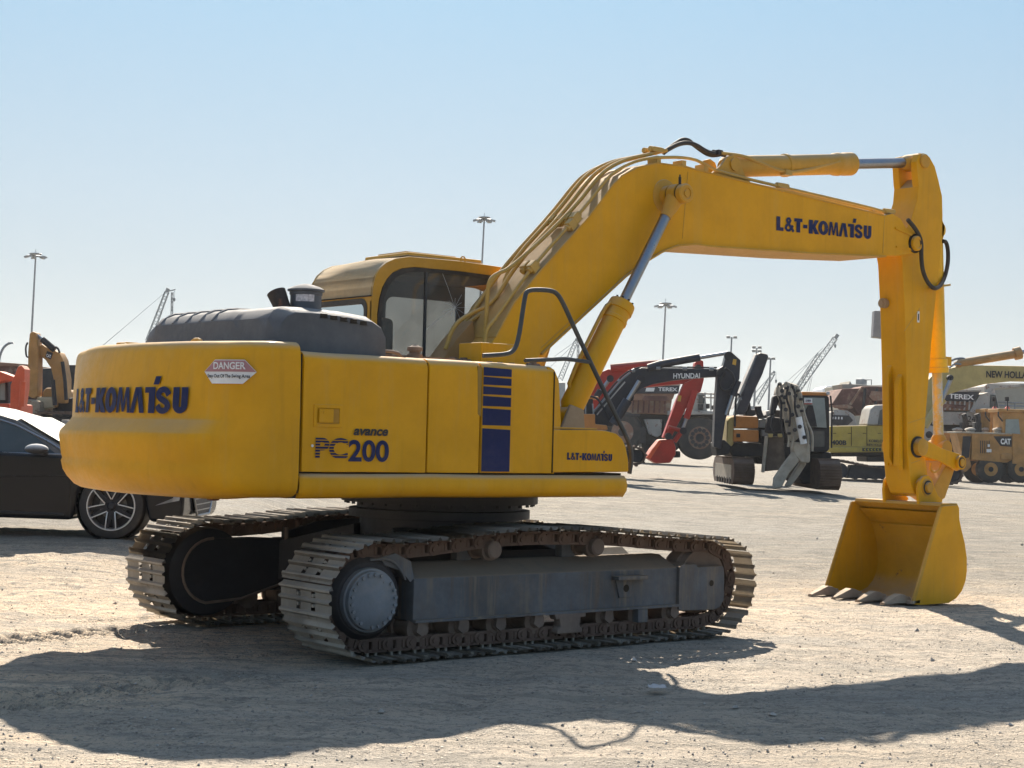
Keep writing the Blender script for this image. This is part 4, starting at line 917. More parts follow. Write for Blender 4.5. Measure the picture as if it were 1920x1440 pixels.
mb=MB(); mb.xz([(5.60,.925),(5.615,.955),(5.87,.95),(5.865,.90),(5.70,.86)],-W+.024,W-.024); mb.bevel(.006); mb.build('top_plate',M['yellow_dull'],BK)
mb=MB(); mb.poly([(5.66,-W+.03,.86),(5.66,W-.03,.86),(5.86,W-.03,.72),(5.86,-W+.03,.72)]); mb.build('inner_plate',M['inside'],BK)
mb=MB(); mb.bar((5.864,-W+.03,.70),(5.864,W-.03,.70),.012); mb.build('weld_seam',M['inside'],BK)
mb=MB(); mb.xz([(5.145,.004),(5.155,.032),(5.28,.045),(5.28,.004)],-W,W); mb.bevel(.005); mb.build('cutting_edge',M['worn'],BK)
for s in (-1,1):
    mb=MB(); mb.xz([(5.60,.93),(5.585,1.06),(5.60,1.15),(5.655,1.205),(5.735,1.215),(5.80,1.18),(5.84,1.10),(5.90,1.02),(5.98,.97),(5.93,.90)],sy(s,.24),sy(s,.275)); mb.bevel(.01,2)
    EA=mb.build('bucket_ear',M['yellow'],BK)
    mb=MB(); mb.lathe((5.72,sy(s,.27),1.095),(5.72,sy(s,.315),1.095),[(0,.085),(.3,.085),(.32,.055),(1,.05)],26); mb.build('pin_end',M['yellow_cab'],EA)
    mb=MB(); mb.cyl((5.72,sy(s,.286),1.095),(5.72,sy(s,.289),1.095),.070,seg=24); mb.build('grease_shade_ring',M['dark'],EA)  # dark ring for grease and the shadow gap at the ear pin
for k in range(4):
    y=.44-k*.293; mb=MB(); rr=random.Random(k)
    sec=[(5.22,.046,.06,.01),(5.13,.052,.090,.008),(5.075,.054,.098,.010),(5.0,.052,.075,.012),(4.91,.036,.040,.008),(4.85,.022,.018,.004)]
    rows=[]
    for x,hw,zt,zb in sec: rows.append([mb.bm.verts.new((x,y-hw,zb)),mb.bm.verts.new((x,y+hw,zb)),mb.bm.verts.new((x,y+hw*.75,zt)),mb.bm.verts.new((x,y-hw*.75,zt))])
    for r0,r1 in zip(rows,rows[1:]):
        for i in range(4): mb.bm.faces.new((r0[i],r0[(i+1)%4],r1[(i+1)%4],r1[i]))
    mb.bm.faces.new(rows[0]); mb.bm.faces.new(rows[-1][::-1]); mb.bevel(.006,2,30); mb.build('bucket_tooth',M['worn'],BK)
# ---- handrail and small deck parts ----
def q(x,y,v=-1.25): return PY(x,y,v)
mb=MB(); mb.tube([q(905,667,-1.2),q(945,665),q(962,660),q(972,640),q(984,556),q(988,546),q(1000,543),q(1030,544),q(1044,549),q(1056,568),q(1080,622),q(1110,685),q(1150,770),q(1173,815),q(1183,840),q(1184,865),q(1180,888)],.017,seg=12,smooth=2)
HR=mb.build('handrail',M['rail'],EX,ang=60)
mb=MB(); mb.tube([q(985,676),q(1060,673),q(1108,679)],.015,seg=10); mb.tube([q(985,676),q(985,676,-1.05)],.013); mb.build('cross_bar',M['rail'],HR)
p=PY(902,668,-.62); q_=PY(967,646,-.62)
mb=MB(); mb.xz([(p.x,2.0),(p.x,q_.z),(q_.x,q_.z),(q_.x,2.0)],-.62,-.34); mb.bevel(.008); mb.build('valve_cover',M['yellow'],EX)
for t in (.15,.45,.8):
    mb=MB(); x_=p.x+(q_.x-p.x)*t; mb.cyl((x_,-.66,1.99),(x_,-.66,2.045),.022,seg=8); mb.build('hydraulic_fitting',M['roller'],EX)
mb=MB(); mb.xz([(-.06,2.0),(.02,2.12),(.12,2.24),(.28,2.40),(.36,2.0)],.0,.2); mb.bevel(.01); mb.build('hose_guard',mat('dusty_guard_plate',(.40,.22,.08),.6,dust=.2,side=.15),EX)
mb=MB(); c=PY(778,655,-.95); mb.lathe((c.x,c.y,2.0),(c.x,c.y,2.11),[(0,.055),(.4,.055),(.42,.04),(.6,.04),(.62,.055),(.85,.055),(.9,.035),(1,.02)],20); mb.build('fuel_cap',M['roller'],EX)
mb=MB(); c=PY(740,655,-.9); mb.bb(c.x-.2,c.x+.5,c.y-.03,c.y+.03,2.0,2.035); mb.tube([(c.x-.25,c.y-.1,2.01),(c.x-.2,c.y-.1,2.05),(c.x-.05,c.y-.1,2.05),(c.x,c.y-.1,2.01)],.012,smooth=1); mb.build('latch_bar',M['roller'],EX)
for (px,py) in ((850,650),(870,655),(1000,655),(1265,0)):
    if py==0: continue
    c=PY(px,py,-.5); mb=MB(); mb.cyl((c.x,c.y,2.0),(c.x,c.y,2.07),.028,seg=8); mb.cyl((c.x-.06,c.y,2.04),(c.x+.06,c.y,2.04),.02,seg=8); mb.build('hydraulic_fitting',M['roller'],EX)
mb=MB(); c=PY(250,637,.6); mb.bb(c.x-.05,c.x+.06,.62,.78,2.03,2.10); mb.bevel(.01); mb.build('hood_hinge',M['yellow_dull'],EX)
# ================= machines and structures in the background =================
def slab(name,m,parent,pts,dist,thick,bev=.03,back=0):
    mb=MB(); mb.prism([PD(x,y,dist)+FH*back for x,y in pts],FH*thick)
    if bev: mb.bevel(bev,2)
    return mb.build(name,m,parent)
def rect(x0,y0,x1,y1): return [(x0,y0),(x1,y0),(x1,y1),(x0,y1)]
def pbar(name,m,parent,pts,dist,r,smooth=0,seg=10,back=0):
    mb=MB(); mb.tube([PD(x,y,dist)+FH*back for x,y in pts],r,seg=seg,smooth=smooth); return mb.build(name,m,parent,ang=60)
def gloc(px,dist):
    p=PD(px,820,dist); return V((p.x,p.y,ground_z(p.x,p.y)))
def disc(mb,px,py,dist,r,w,prof=None,back=0,seg=28):
    c=PD(px,py,dist)+FH*back; mb.lathe(c,c+FH*w,prof or [(0,r*.8),(.08,r*.97),(.2,r),(.8,r),(.92,r*.97),(1,r*.8)],seg); return mb
def wheel(parent,px,py,dist,rpx,w,hubm,lug=False,hubf=.52):
    r=rpx*dist/FPX; mb=MB(); disc(mb,px,py,dist,r,w,[(0,r*hubf),(.0,r*.86),(.06,r*.96),(.16,r),(.84,r),(.94,r*.96),(1,r*.86)],seg=36)
    if lug:
        c=PD(px,py,dist); a_=RH; b_=V((0,0,1))
        for k in range(22):
            a=2*math.pi*k/22; d=a_*math.cos(a)+b_*math.sin(a); mb.bar(c+d*r*.985+FH*.03,c+d*r*.985+FH*w*.5,.05*r,.09*r,d)
    t=mb.build('wheel',M['black'],parent)
    mb=MB(); disc(mb,px,py,dist,r*hubf,w*.5,[(0,r*hubf),(.06,r*hubf),(.10,r*hubf*.9),(.35,r*hubf*.82),(.36,r*hubf*.35),(.12,r*hubf*.3),(.12,0.001)],back=-.01)
    mb.build('hub',hubm,t)
    mb=MB(); disc(mb,px,py,dist,r*hubf*.38,.12,back=-.03,seg=16); mb.build('hub_cap',M['dkb'],t); return t
def track(parent,x0,y0,x1,y1,dist,width,name='crawler_track',m=None,sag=0,grouse=True):
    # side-on crawler between two pixel corners
    s=dist/FPX; h=(y1-y0)*s; w=(x1-x0)*s; r=h/2; o=PD(x0,y1,dist); mb=MB(); n=[]
    U=RH; Z=V((0,0,1))
    for a in range(-90,91,15): n.append((w-r+r*math.cos(R(a)),r+r*math.sin(R(a))))
    if sag: n+=[(w*.66,h-sag),(w*.5,h-sag*1.4),(w*.33,h-sag)]
    for a in range(90,271,15): n.append((r+r*math.cos(R(a)),r+r*math.sin(R(a))))
    inn=[((u-w/2)*(1-.16*h/w)+w/2,(v-h/2)*.80+h/2) for u,v in n]
    mb.ring([o+U*u+Z*v for u,v in n],[o+U*u+Z*v for u,v in inn],FH*width)
    if grouse:
        P=[V((u,0,v)) for u,v in n]; k=int((2*w+2*h)/.2); Q,_=walk(P,k)
        for a,b in zip(Q,Q[1:]):
            d=(b-a).normalized(); nn=V((d.z,0,-d.x)); c=a+nn*.015; cc=o+U*c.x+Z*c.z; mb.bar(cc,cc+FH*width,.05,.05,U*nn.x+Z*nn.z)
    t=mb.build(name,m or M['shoeb'],parent)
    mb=MB(); mb.prism([o+U*(w*.13)+Z*(h*.16)+FH*.12,o+U*(w*.87)+Z*(h*.16)+FH*.12,o+U*(w*.84)+Z*(h*.78)+FH*.12,o+U*(w*.16)+Z*(h*.78)+FH*.12],FH*(width-.24)); mb.bevel(.03)
    mb.build('track_frame',M['dkb'],t)
    mb=MB(); k=max(3,int(w/.55))
    for i in range(k):
        c=o+U*(w*.2+w*.6*i/(k-1))+Z*(h*.22)+FH*.1; mb.cyl(c,c+FH*(width-.2),h*.11,seg=12)
    for u in (r,w-r):
        c=o+U*u+Z*r+FH*.08; mb.cyl(c,c+FH*(width-.16),r*.72,seg=20)
    mb.build('roller_row',M['dkb'],t); return t
M['shoeb']=mat('rusty_track',(.11,.07,.05),.75,var=.35,dust=.3,side=.3,bump=0,dcol=(.30,.22,.17))
M['dkb']=mat('dark_machine_steel',(.022,.022,.026),.6,var=.3,dust=.4,side=.14,bump=0,dcol=(.20,.17,.15))
M['redb']=mat('faded_red_paint',(.42,.03,.02),.45,var=.15,dust=.5,side=.06,bump=0)
M['orr']=mat('orange_red_paint',(.72,.10,.03),.45,var=.1,dust=.5,side=.12,bump=0)
M['orange']=mat('orange_tan_paint',(.50,.19,.04),.5,var=.12,dust=.6,side=.12,bump=0)
M['bluek']=mat('charcoal_blue_paint',(.022,.027,.042),.4,var=.2,dust=.4,side=.05,bump=0)
M['whiteb']=mat('weathered_white_paint',(.40,.385,.36),.6,var=.2,scale=1.5,dust=.4,side=.15,rust=.25,rs=3,bump=0)
M['creamr']=mat('rust_streaked_cream_paint',(.36,.28,.21),.65,var=.2,scale=1.5,dust=.4,side=.3,rust=.7,rcol=(.25,.11,.07),rs=2,bump=0)
M['rusty']=mat('rusty_steel_plate',(.13,.05,.04),.8,var=.4,scale=1.2,dust=.3,side=.35,rust=.3,rcol=(.3,.2,.14),rs=1.2,bump=0,dcol=(.3,.2,.16))
M['olive']=mat('dusty_olive_yellow',(.46,.34,.06),.5,var=.12,dust=.5,side=.15,bump=0)
M['nh']=mat('dusty_cream_yellow',(.48,.37,.14),.5,var=.12,dust=.5,side=.15,bump=0)
M['cat']=mat('grader_tan_yellow',(.42,.21,.055),.5,var=.2,dust=.6,side=.2,bump=0)
M['sand']=mat('sand_grey_paint',(.38,.34,.28),.5,var=.2,scale=6,dust=.4,side=.3,bump=0)
M['beige']=mat('beige_wall',(.36,.33,.27),.8,var=.05,dust=0,side=.1,bump=0)
M['galv']=mat('galvanised_steel',(.24,.26,.28),.5,metal=.3,dust=0,side=.1,bump=0)
M['crane']=mat('crane_steel',(.17,.20,.22),.6,dust=0,side=.1,bump=0)
M['lens']=flat('lamp_glass',(.5,.52,.55),.2)
M['glassb']=flat('dark_cab_glass',(.05,.07,.08),.08)
M['glassl']=flat('pale_cab_glass',(.25,.30,.30),.1)
# ---- red excavator ----
D_=50; X1=thing('excavator','red crawler excavator with its boom folded down to a red bucket, behind the black boom','excavator',gloc(1110,D_+1.5),'excavators parked in the yard')
slab('boom',M['redb'],X1,[(1084,770),(1095,736),(1110,713),(1124,699),(1140,692),(1185,694),(1310,701),(1314,716),(1190,728),(1158,742),(1132,772),(1118,792)],D_,.7)
slab('arm',M['redb'],X1,[(1303,680),(1311,673),(1319,677),(1320,712),(1314,735),(1301,741),(1291,757),(1257,824),(1243,820),(1268,752),(1284,718),(1300,710)],D_-.2,.55)
slab('bucket',M['redb'],X1,[(1237,824),(1262,823),(1267,838),(1267,852),(1257,868),(1230,869),(1212,858),(1222,842)],D_-.5,1.1,.05)
slab('bucket_lip',M['orr'],X1,[(1212,858),(1236,825),(1240,829),(1220,860)],D_-.56,.05,.01)
c=pbar('bucket_cylinder',M['redb'],X1,[(1303,732),(1287,785)],D_-.35,.10); pbar('rod',M['chrome'],c,[(1288,782),(1279,808)],D_-.35,.055)
pbar('link',M['redb'],X1,[(1253,801),(1280,808)],D_-.35,.07); pbar('link',M['redb'],X1,[(1280,806),(1264,828)],D_-.35,.08)
pbar('arm_cylinder',M['redb'],X1,[(1145,690),(1218,683),(1255,681)],D_-.1,.12); 
c=pbar('boom_cylinder',M['dkb'],X1,[(1118,744),(1126,732)],D_-.4,.10); pbar('rod',M['chrome'],c,[(1124,737),(1143,711)],D_-.4,.06)
mb=MB(); p=gloc(1110,D_+1); 
slab('sticker',flat('amber_label',(.6,.35,.05),.5),X1,[(1272,741),(1278,742),(1276,753),(1270,752)],D_-.23,.02,0)
slab('body',M['redb'],X1,[(1040,778),(1100,778),(1100,815),(1040,815)],D_+.4,2.4)
track(X1,1030,828,1120,858,D_,.7)
# ---- charcoal excavator with white word on boom ----
D_=42; X2=thing('excavator','charcoal black excavator lettered HYUNDAI in white along its level boom','excavator',gloc(1100,D_+1.2),'excavators parked in the yard')
slab('boom',M['bluek'],X2,[(1108,778),(1132,752),(1160,717),(1180,698),(1203,689),(1260,692),(1347,692),(1362,698),(1358,706),(1345,706),(1300,709),(1263,713),(1225,720),(1205,728),(1190,740),(1165,768),(1148,800),(1118,800)],D_,.55)
slab('arm',M['bluek'],X2,[(1345,709),(1345,692),(1356,686),(1362,663),(1371,659),(1389,675),(1387,710),(1374,740),(1360,790),(1352,842),(1338,838),(1341,762)],D_-.15,.45)
c=pbar('arm_cylinder',M['bluek'],X2,[(1215,690),(1238,683),(1312,670)],D_-.05,.10); pbar('rod',M['chrome'],c,[(1310,671),(1364,662)],D_-.05,.05)
c=pbar('bucket_cylinder',M['bluek'],X2,[(1384,714),(1374,742)],D_-.3,.09); pbar('rod',M['chrome'],c,[(1375,738),(1362,778)],D_-.3,.055)
c=pbar('boom_cylinder',M['bluek'],X2,[(1150,795),(1177,750)],D_-.4,.13); pbar('rod',M['chrome'],c,[(1176,752),(1199,714)],D_-.4,.06)
slab('bucket',M['dkb'],X2,[(1340,830),(1358,824),(1372,838),(1366,852),(1344,855)],D_,1.0)
slab('amber_sticker',flat('amber_label2',(.7,.42,.06),.5),X2,[(1375,673),(1381,674),(1380,685),(1373,683)],D_-.17,.02,0)
for k,(yy,) in enumerate(((687,),(690,))):
    pbar('hydraulic_pipe',M['dkb'],X2,[(1122,760),(1160,710),(1184,692),(1206,yy),(1345,yy+2)],D_-.0,.022,1,6,back=.1+.15*k)
c=PD(1262,710,D_); text('lettering','HYUNDAI',M['white'],X2,c-FH*.02,RH+V((0,0,.035)),(0,0,1),50*D_/FPX,10*D_/FPX,.03,.01)
B2=slab('body',M['orange'],X2,[(1060,776),(1116,776),(1116,795),(1138,797),(1140,806),(1060,806)],D_-.6,2.4)
slab('cab',M['dkb'],X2,[(1084,748),(1112,748),(1112,776),(1080,776)],D_,1.2)
slab('cab_roof',M['orange'],X2,[(1082,743),(1122,743),(1124,748),(1082,748)],D_-.03,1.3)
for (a,b) in (((1098,776),(1098,757)),((1113,776),(1111,757))): pbar('guard_rail',M['galv'],X2,[a,b],D_-.5,.02)
pbar('hose',M['dkb'],X2,[(1093,775),(1096,750),(1105,742),(1120,746),(1132,765),(1142,785)],D_-.35,.03,2,6)
track(X2,1040,834,1211,868,D_-.8,.65)
# ---- first quarry dump truck ----
D_=88; T1=thing('dump_truck','rust-streaked cream quarry dump truck lettered TEREX between the red arm and black boom','dump truck',gloc(1240,D_+2),'quarry dump trucks')
wheel(T1,1167,810,D_,40,1.4,M['creamr']); wheel(T1,1312,821,D_,41,1.2,M['creamr'])
tw=None
slab('dump_body',M['creamr'],T1,[(1158,778),(1178,742),(1196,738),(1262,738),(1256,778),(1210,776)],D_+.2,4.5,.06)
slab('body_side',M['creamr'],T1,[(1178,740),(1192,728),(1268,730),(1262,748),(1252,752),(1180,750)],D_+.0,4.7,.04)
slab('name_band',M['bluek'],T1,[(1192,722),(1275,722),(1272,738),(1186,738)],D_-.1,4.8,.03)
p=PD(1234,733,D_-.13); text('lettering','TEREX',M['white'],T1,p,RH,(0,0,1),36*D_/FPX,7*D_/FPX,.03,.02)
slab('emblem',M['white'],T1,[(1212,727),(1228,727),(1226,734),(1210,734)],D_-.13,.02,0)
slab('top_rim',M['whiteb'],T1,[(1190,720),(1276,720),(1276,723),(1189,723)],D_-.14,4.9,.02)
slab('chassis',M['dkb'],T1,[(1160,776),(1345,776),(1345,800),(1300,806),(1250,832),(1205,832),(1200,800),(1160,800)],D_+.7,3.2,.05)
slab('fuel_tank',M['whiteb'],T1,[(1207,786),(1242,786),(1240,815),(1232,820),(1216,814)],D_+.3,1.0,.05)
slab('patch',M['rusty'],T1,[(1206,742),(1250,743),(1258,750),(1246,752),(1204,751)],D_-.06,.05,0)
slab('deck',M['whiteb'],T1,[(1252,770),(1345,771),(1345,777),(1252,778)],D_-.2,4.2,.03)
slab('cab',M['whiteb'],T1,[(1300,736),(1322,736),(1326,772),(1298,772)],D_+.2,1.8,.05)
slab('window',M['glassb'],T1,[(1310,740),(1320,740),(1323,756),(1310,756)],D_+.15,.1,0)
slab('canopy',M['creamr'],T1,[(1258,712),(1276,713),(1275,722),(1256,721)],D_+.3,4,.04)
for (a,b) in (((1318,738),(1345,739)),((1318,745),(1345,746)),((1322,736),(1322,770)),((1333,737),(1333,770)),((1343,738),(1343,770))): pbar('railing',M['whiteb'],T1,[a,b],D_-.1,.045,0,6)
for (x0,y0,x1,y1) in ((1309,758,1318,768),(1324,757,1331,766),(1335,760,1341,768)): slab('engine_panel',M['dkb'],T1,rect(x0,y0,x1,y1),D_+.1,.5,.02)
# ---- tan excavator seen from the front, arm folded towards us ----
D_=42; X3=thing('excavator','tan excavator seen head-on with black cab, lot tag 199 and sand-grey folded arm','excavator',gloc(1460,D_+1),'excavators parked in the yard')
slab('body_panel',M['orange'],X3,[(1377,779),(1422,781),(1422,803),(1376,803)],D_,2.0,.04)
lb=slab('body_panel',M['orange'],X3,[(1376,805),(1423,806),(1423,829),(1375,828)],D_-.05,2.0,.04); slab('lamp_recess',M['dkb'],lb,rect(1381,813,1388,820),D_-.08,.06,.01)
slab('corner_post',M['nh'],X3,[(1364,790),(1370,782),(1377,780),(1376,832),(1372,838),(1362,834)],D_+.05,2.0,.05)
slab('under_body',M['dkb'],X3,[(1362,830),(1500,832),(1500,858),(1372,856)],D_+.2,2.0,.05)
slab('engine_block',M['dkb'],X3,[(1422,783),(1438,776),(1450,768),(1505,770),(1505,860),(1425,860)],D_+.3,2.0,.05)
def front_track(parent,x0,x1,y0,y1,xs,dist):
    s=dist/FPX; o=PD(x0,y1,dist); w=(x1-x0)*s; h=(y1-y0)*s; mb=MB()
    U=RH; Z=V((0,0,1)); back=FH.copy()
    prof=[(.0,h*.5),(.12,h*.14),(.35,0),(4.0,0),(4.3,h*.3),(4.3,h*.7),(4.0,h),(.35,h),(.12,h*.86)]
    mb.prism([o+back*d+Z*z for d,z in prof],U*w)
    for k in range(11):
        t=k/10; z=h*(.06+.9*t); d=.35*(abs(t-.5)*2)**2; mb.bar(o+back*(d-.02)+Z*z,o+U*w+back*(d-.02)+Z*z,.07,.035,Z)
    for k in range(14):
        d=.4+k*.26; mb.bar(o+back*d+Z*(h+.01),o+U*w+back*d+Z*(h+.01),.07,.04,Z)
    t=mb.build('crawler_track',M['shoeb'],parent)
    if xs<0:
        mb=MB(); mb.prism([o-U*.015+back*d+Z*z for d,z in ((.5,h*.2),(3.7,h*.2),(3.7,h*.75),(.5,h*.75))],U*.03); mb.build('track_frame',M['sand'],t)
        mb=MB()
        for k in range(6): cc=o-U*.03+back*(.7+k*.5)+Z*h*.13; mb.cyl(cc,cc+U*.05,.09,seg=12)
        mb.build('roller_row',M['dkb'],t)
    return t
front_track(X3,1376,1415,860,909,-1,D_-.6); front_track(X3,1538,1578,862,919,1,D_-1.2)
slab('track_frame',M['dkb'],X3,[(1498,846),(1560,848),(1560,880),(1545,905),(1505,908),(1490,880)],D_+.2,2.5,.06)
slab('car_body',M['dkb'],X3,[(1418,850),(1500,850),(1500,872),(1418,870)],D_+.6,1.5,.05)
CB3=slab('cab',M['dkb'],X3,[(1508,738),(1548,739),(1555,745),(1556,842),(1550,848),(1500,848),(1500,745)],D_-.2,1.5,.04)
slab('roof',M['orange'],CB3,[(1504,734),(1548,735),(1555,742),(1504,741)],D_-.25,1.6,.03)
slab('window',M['glassl'],CB3,[(1508,745),(1546,746),(1550,802),(1508,800)],D_-.24,.05,0)
slab('seat',M['dkb'],CB3,[(1510,770),(1515,760),(1524,760),(1528,778),(1532,800),(1512,800)],D_-.27,.04,0)
slab('lower_window',M['glassb'],CB3,[(1510,808),(1546,808),(1546,838),(1508,838)],D_-.24,.05,0)
slab('work_lamp',M['lens'],CB3,rect(1550,734,1556,740),D_-.3,.1,.01)
LT=slab('lot_tag',M['white'],CB3,rect(1508,747,1523,757),D_-.30,.02,0); p=PD(1511,754,D_-.32); text('lettering','199',M['navy'],LT,p,RH,(0,0,1),9*D_/FPX,5*D_/FPX,.03,.005)
slab('tag_base',M['redb'],LT,rect(1508,756,1523,758),D_-.315,.01,0)
slab('bucket_plate',mat('brown_black_plate',(.06,.045,.04),.6,side=.3),X3,[(1441,818),(1470,818),(1474,880),(1434,884),(1437,850)],D_-.9,.25,.04)
slab('plate_edge',M['sand'],X3,[(1437,817),(1441,818),(1434,886),(1430,886)],D_-.95,.3,.02)
for x in (1441,1459): slab('pad',M['nh'],X3,[(x,813),(x+9,813),(x+8,820),(x+1,820)],D_-1.0,.15,.02)
slab('boom',M['sand'],X3,[(1456,738),(1462,722),(1478,716),(1498,722),(1505,740),(1508,790),(1500,815),(1478,812),(1470,770)],D_-.9,.6,.06)
slab('arm',M['sand'],X3,[(1470,728),(1480,724),(1492,760),(1500,790),(1505,815),(1488,830),(1477,800)],D_-1.6,.4,.05)
slab('quick_coupler',M['sand'],X3,[(1487,828),(1520,832),(1519,868),(1502,868),(1488,850)],D_-1.9,.5,.05)
pbar('rod',M['white'],X3,[(1497,782),(1507,832)],D_-2.0,.085); slab('cylinder_head',M['sand'],X3,[(1487,774),(1500,772),(1503,786),(1490,788)],D_-2.0,.25,.04)
slab('grab_arm',M['sand'],X3,[(1488,846),(1500,864),(1480,888),(1466,914),(1450,918),(1452,896),(1468,872)],D_-1.9,.25,.05)
slab('grab_arm',M['sand'],X3,[(1502,864),(1514,868),(1500,890),(1482,914),(1472,912),(1490,884)],D_-1.6,.25,.05)
for pts in ([(1456,740),(1458,724),(1463,716),(1466,728),(1474,780),(1480,820),(1478,838)],[(1470,722),(1474,716),(1478,722),(1484,760),(1490,812),(1484,840)],[(1500,735),(1504,758),(1512,790),(1524,812),(1523,846)],[(1494,724),(1499,750),(1508,790),(1516,815),(1514,850)],[(1464,728),(1470,770),(1476,812)],[(1488,722),(1494,745),(1500,770)]):
    pbar('hydraulic_pipe',M['sand'],X3,pts,D_-1.9,.034,2,6)
for (x,y) in ((1462,720),(1474,727),(1486,724),(1497,732),(1470,755),(1476,790),(1504,770),(1480,812),(1503,748),(1466,742)):
    slab('pipe_clamp',M['dkb'],X3,rect(x-3,y-2,x+3,y+3),D_-2.05,.1,.01)
slab('cylinder',M['dkb'],X3,[(1450,742),(1460,740),(1462,750),(1452,780),(1444,778)],D_-.8,.3,.05)
slab('cylinder',M['dkb'],X3,[(1440,780),(1470,784),(1472,812),(1436,812)],D_-.7,.3,.05)
pbar('exhaust_pipe',M['dkb'],X3,[(1421,762),(1422,772),(1427,783)],D_,.09,1); pbar('hose',M['galv'],X3,[(1426,782),(1436,788),(1444,782),(1446,772)],D_,.03,1,6)
pbar('mirror_stay',M['dkb'],X3,[(1379,778),(1380,742),(1384,737),(1388,745)],D_,.025,1,6); pbar('hand_rail',M['dkb'],X3,[(1378,778),(1378,800)],D_-.1,.03,0,6)
# ---- raised black boom of an excavator hidden behind it ----
D_=48; X4=thing('excavator','dark excavator half hidden behind the tan one, bare black boom raised steeply','excavator',gloc(1400,D_+1),'excavators parked in the yard')
slab('boom',M['bluek'],X4,[(1378,778),(1392,742),(1420,664),(1426,661),(1440,664),(1441,670),(1430,702),(1414,735),(1398,776)],D_,.6,.05)
slab('boom_edge',M['whiteb'],X4,[(1374,768),(1384,742),(1417,665),(1421,662),(1396,728)],D_+.1,.5,.02)
slab('body',M['dkb'],X4,[(1372,778),(1444,778),(1446,800),(1372,800)],D_+.8,2.2,.06)
slab('counterweight',M['dkb'],X4,[(1398,772),(1402,768),(1420,768),(1424,778),(1398,780)],D_+.3,1.4,.04)
slab('air_filter',M['dkb'],X4,[(1402,756),(1407,754),(1409,770),(1402,770)],D_+.3,.3,.03)
pbar('hose',M['galv'],X4,[(1378,778),(1379,745),(1385,738),(1390,750)],D_-.2,.03,1,6)
track(X4,1370,822,1480,856,D_+1,.7)
# ---- cream-yellow excavator whose boom runs out of the picture ----
D_=66; X5=thing('excavator','dusty olive excavator whose cream boom reads NEW HOLLAND and runs off the right edge','excavator',gloc(1660,D_+2),'excavators parked in the yard')
b5=slab('body',M['olive'],X5,[(1556,799),(1662,797),(1730,797),(1730,838),(1556,838)],D_,2.8,.04)
for x in (1596,1625): slab('panel_gap',M['seam'],b5,rect(x,800,x+1,836),D_-.02,.03,0)
slab('skirt',M['olive'],X5,[(1553,838),(1740,838),(1740,847),(1555,849)],D_-.06,2.9,.05)
p=PD(1559,834,D_-.03); text('lettering','400B',M['blackt'],b5,p,RH,(0,0,1),28*D_/FPX,9*D_/FPX,.04,.01)
p=PD(1629,829,D_-.03); text('lettering','KOBELCO',M['blackt'],b5,p,RH,(0,0,1),30*D_/FPX,5*D_/FPX,.03,.01)
p=PD(1626,836,D_-.03); text('lettering','NEW HOLLAND',M['blackt'],b5,p,RH,(0,0,1),34*D_/FPX,4.5*D_/FPX,.03,.01)
p=PD(1559,805,D_-.03); text('lettering','NNNNNNN',M['blackt'],b5,p,RH,(0,0,1),28*D_/FPX,4*D_/FPX,.02,.01) if False else None
st=slab('chevron_sticker',M['blackt'],X5,rect(1617,840,1652,846),D_-.10,.02,0)
for k in range(5):
    x=1620+k*6.2; slab('chevron',flat('chevron_yellow',(.7,.6,.02),.5),st,[(x,843),(x+3,841),(x+4,841),(x+2,843),(x+4,845),(x+3,845)],D_-.13,.01,0)
cb=slab('cab',M['whiteb'],X5,[(1626,797),(1632,768),(1640,759),(1700,757),(1702,797)],D_-.1,1.7,.08)
slab('window',M['glassb'],cb,[(1646,797),(1650,770),(1658,765),(1692,765),(1692,795)],D_-.14,.06,0)
slab('boom',M['nh'],X5,[(1690,800),(1712,760),(1732,722),(1746,706),(1778,691),(1805,685),(1860,685),(1960,687),(1960,715),(1905,714),(1847,720),(1801,732),(1775,741),(1758,756),(1750,782),(1736,802)],D_-.1,.9,.05)
p=PD(1849,708,D_-.13); text('lettering','NEW HOLLAND',M['blackt'],X5,p,RH,(0,0,1),96*D_/FPX,13*D_/FPX,.03,.01)
ac=pbar('arm_cylinder',M['cat'],X5,[(1793,686),(1800,681),(1904,664)],D_,.17); pbar('cylinder_head',M['cat'],ac,[(1902,664),(1914,661)],D_,.26); pbar('rod',M['chrome'],ac,[(1912,661),(1960,652)],D_,.09)
pbar('hose',M['galv'],X5,[(1778,682),(1786,674),(1805,671),(1812,676),(1814,684)],D_,.05,2,6); pbar('hose',M['galv'],X5,[(1780,690),(1790,682),(1802,683)],D_-.2,.04,1,6)
bc=pbar('boom_cylinder',M['nh'],X5,[(1733,800),(1752,770),(1768,748)],D_-.6,.16); pbar('rod',M['chrome'],bc,[(1766,750),(1783,710)],D_-.6,.09)
mb=MB(); disc(mb,1783,708,D_-.7,.12,.3); mb.build('pin_boss',M['dkb'],X5)
track(X5,1556,862,1806,902,D_-.8,.8,sag=.25)
slab('mirror',M['whiteb'],X5,rect(1702,780,1708,792),D_,.2,.02)
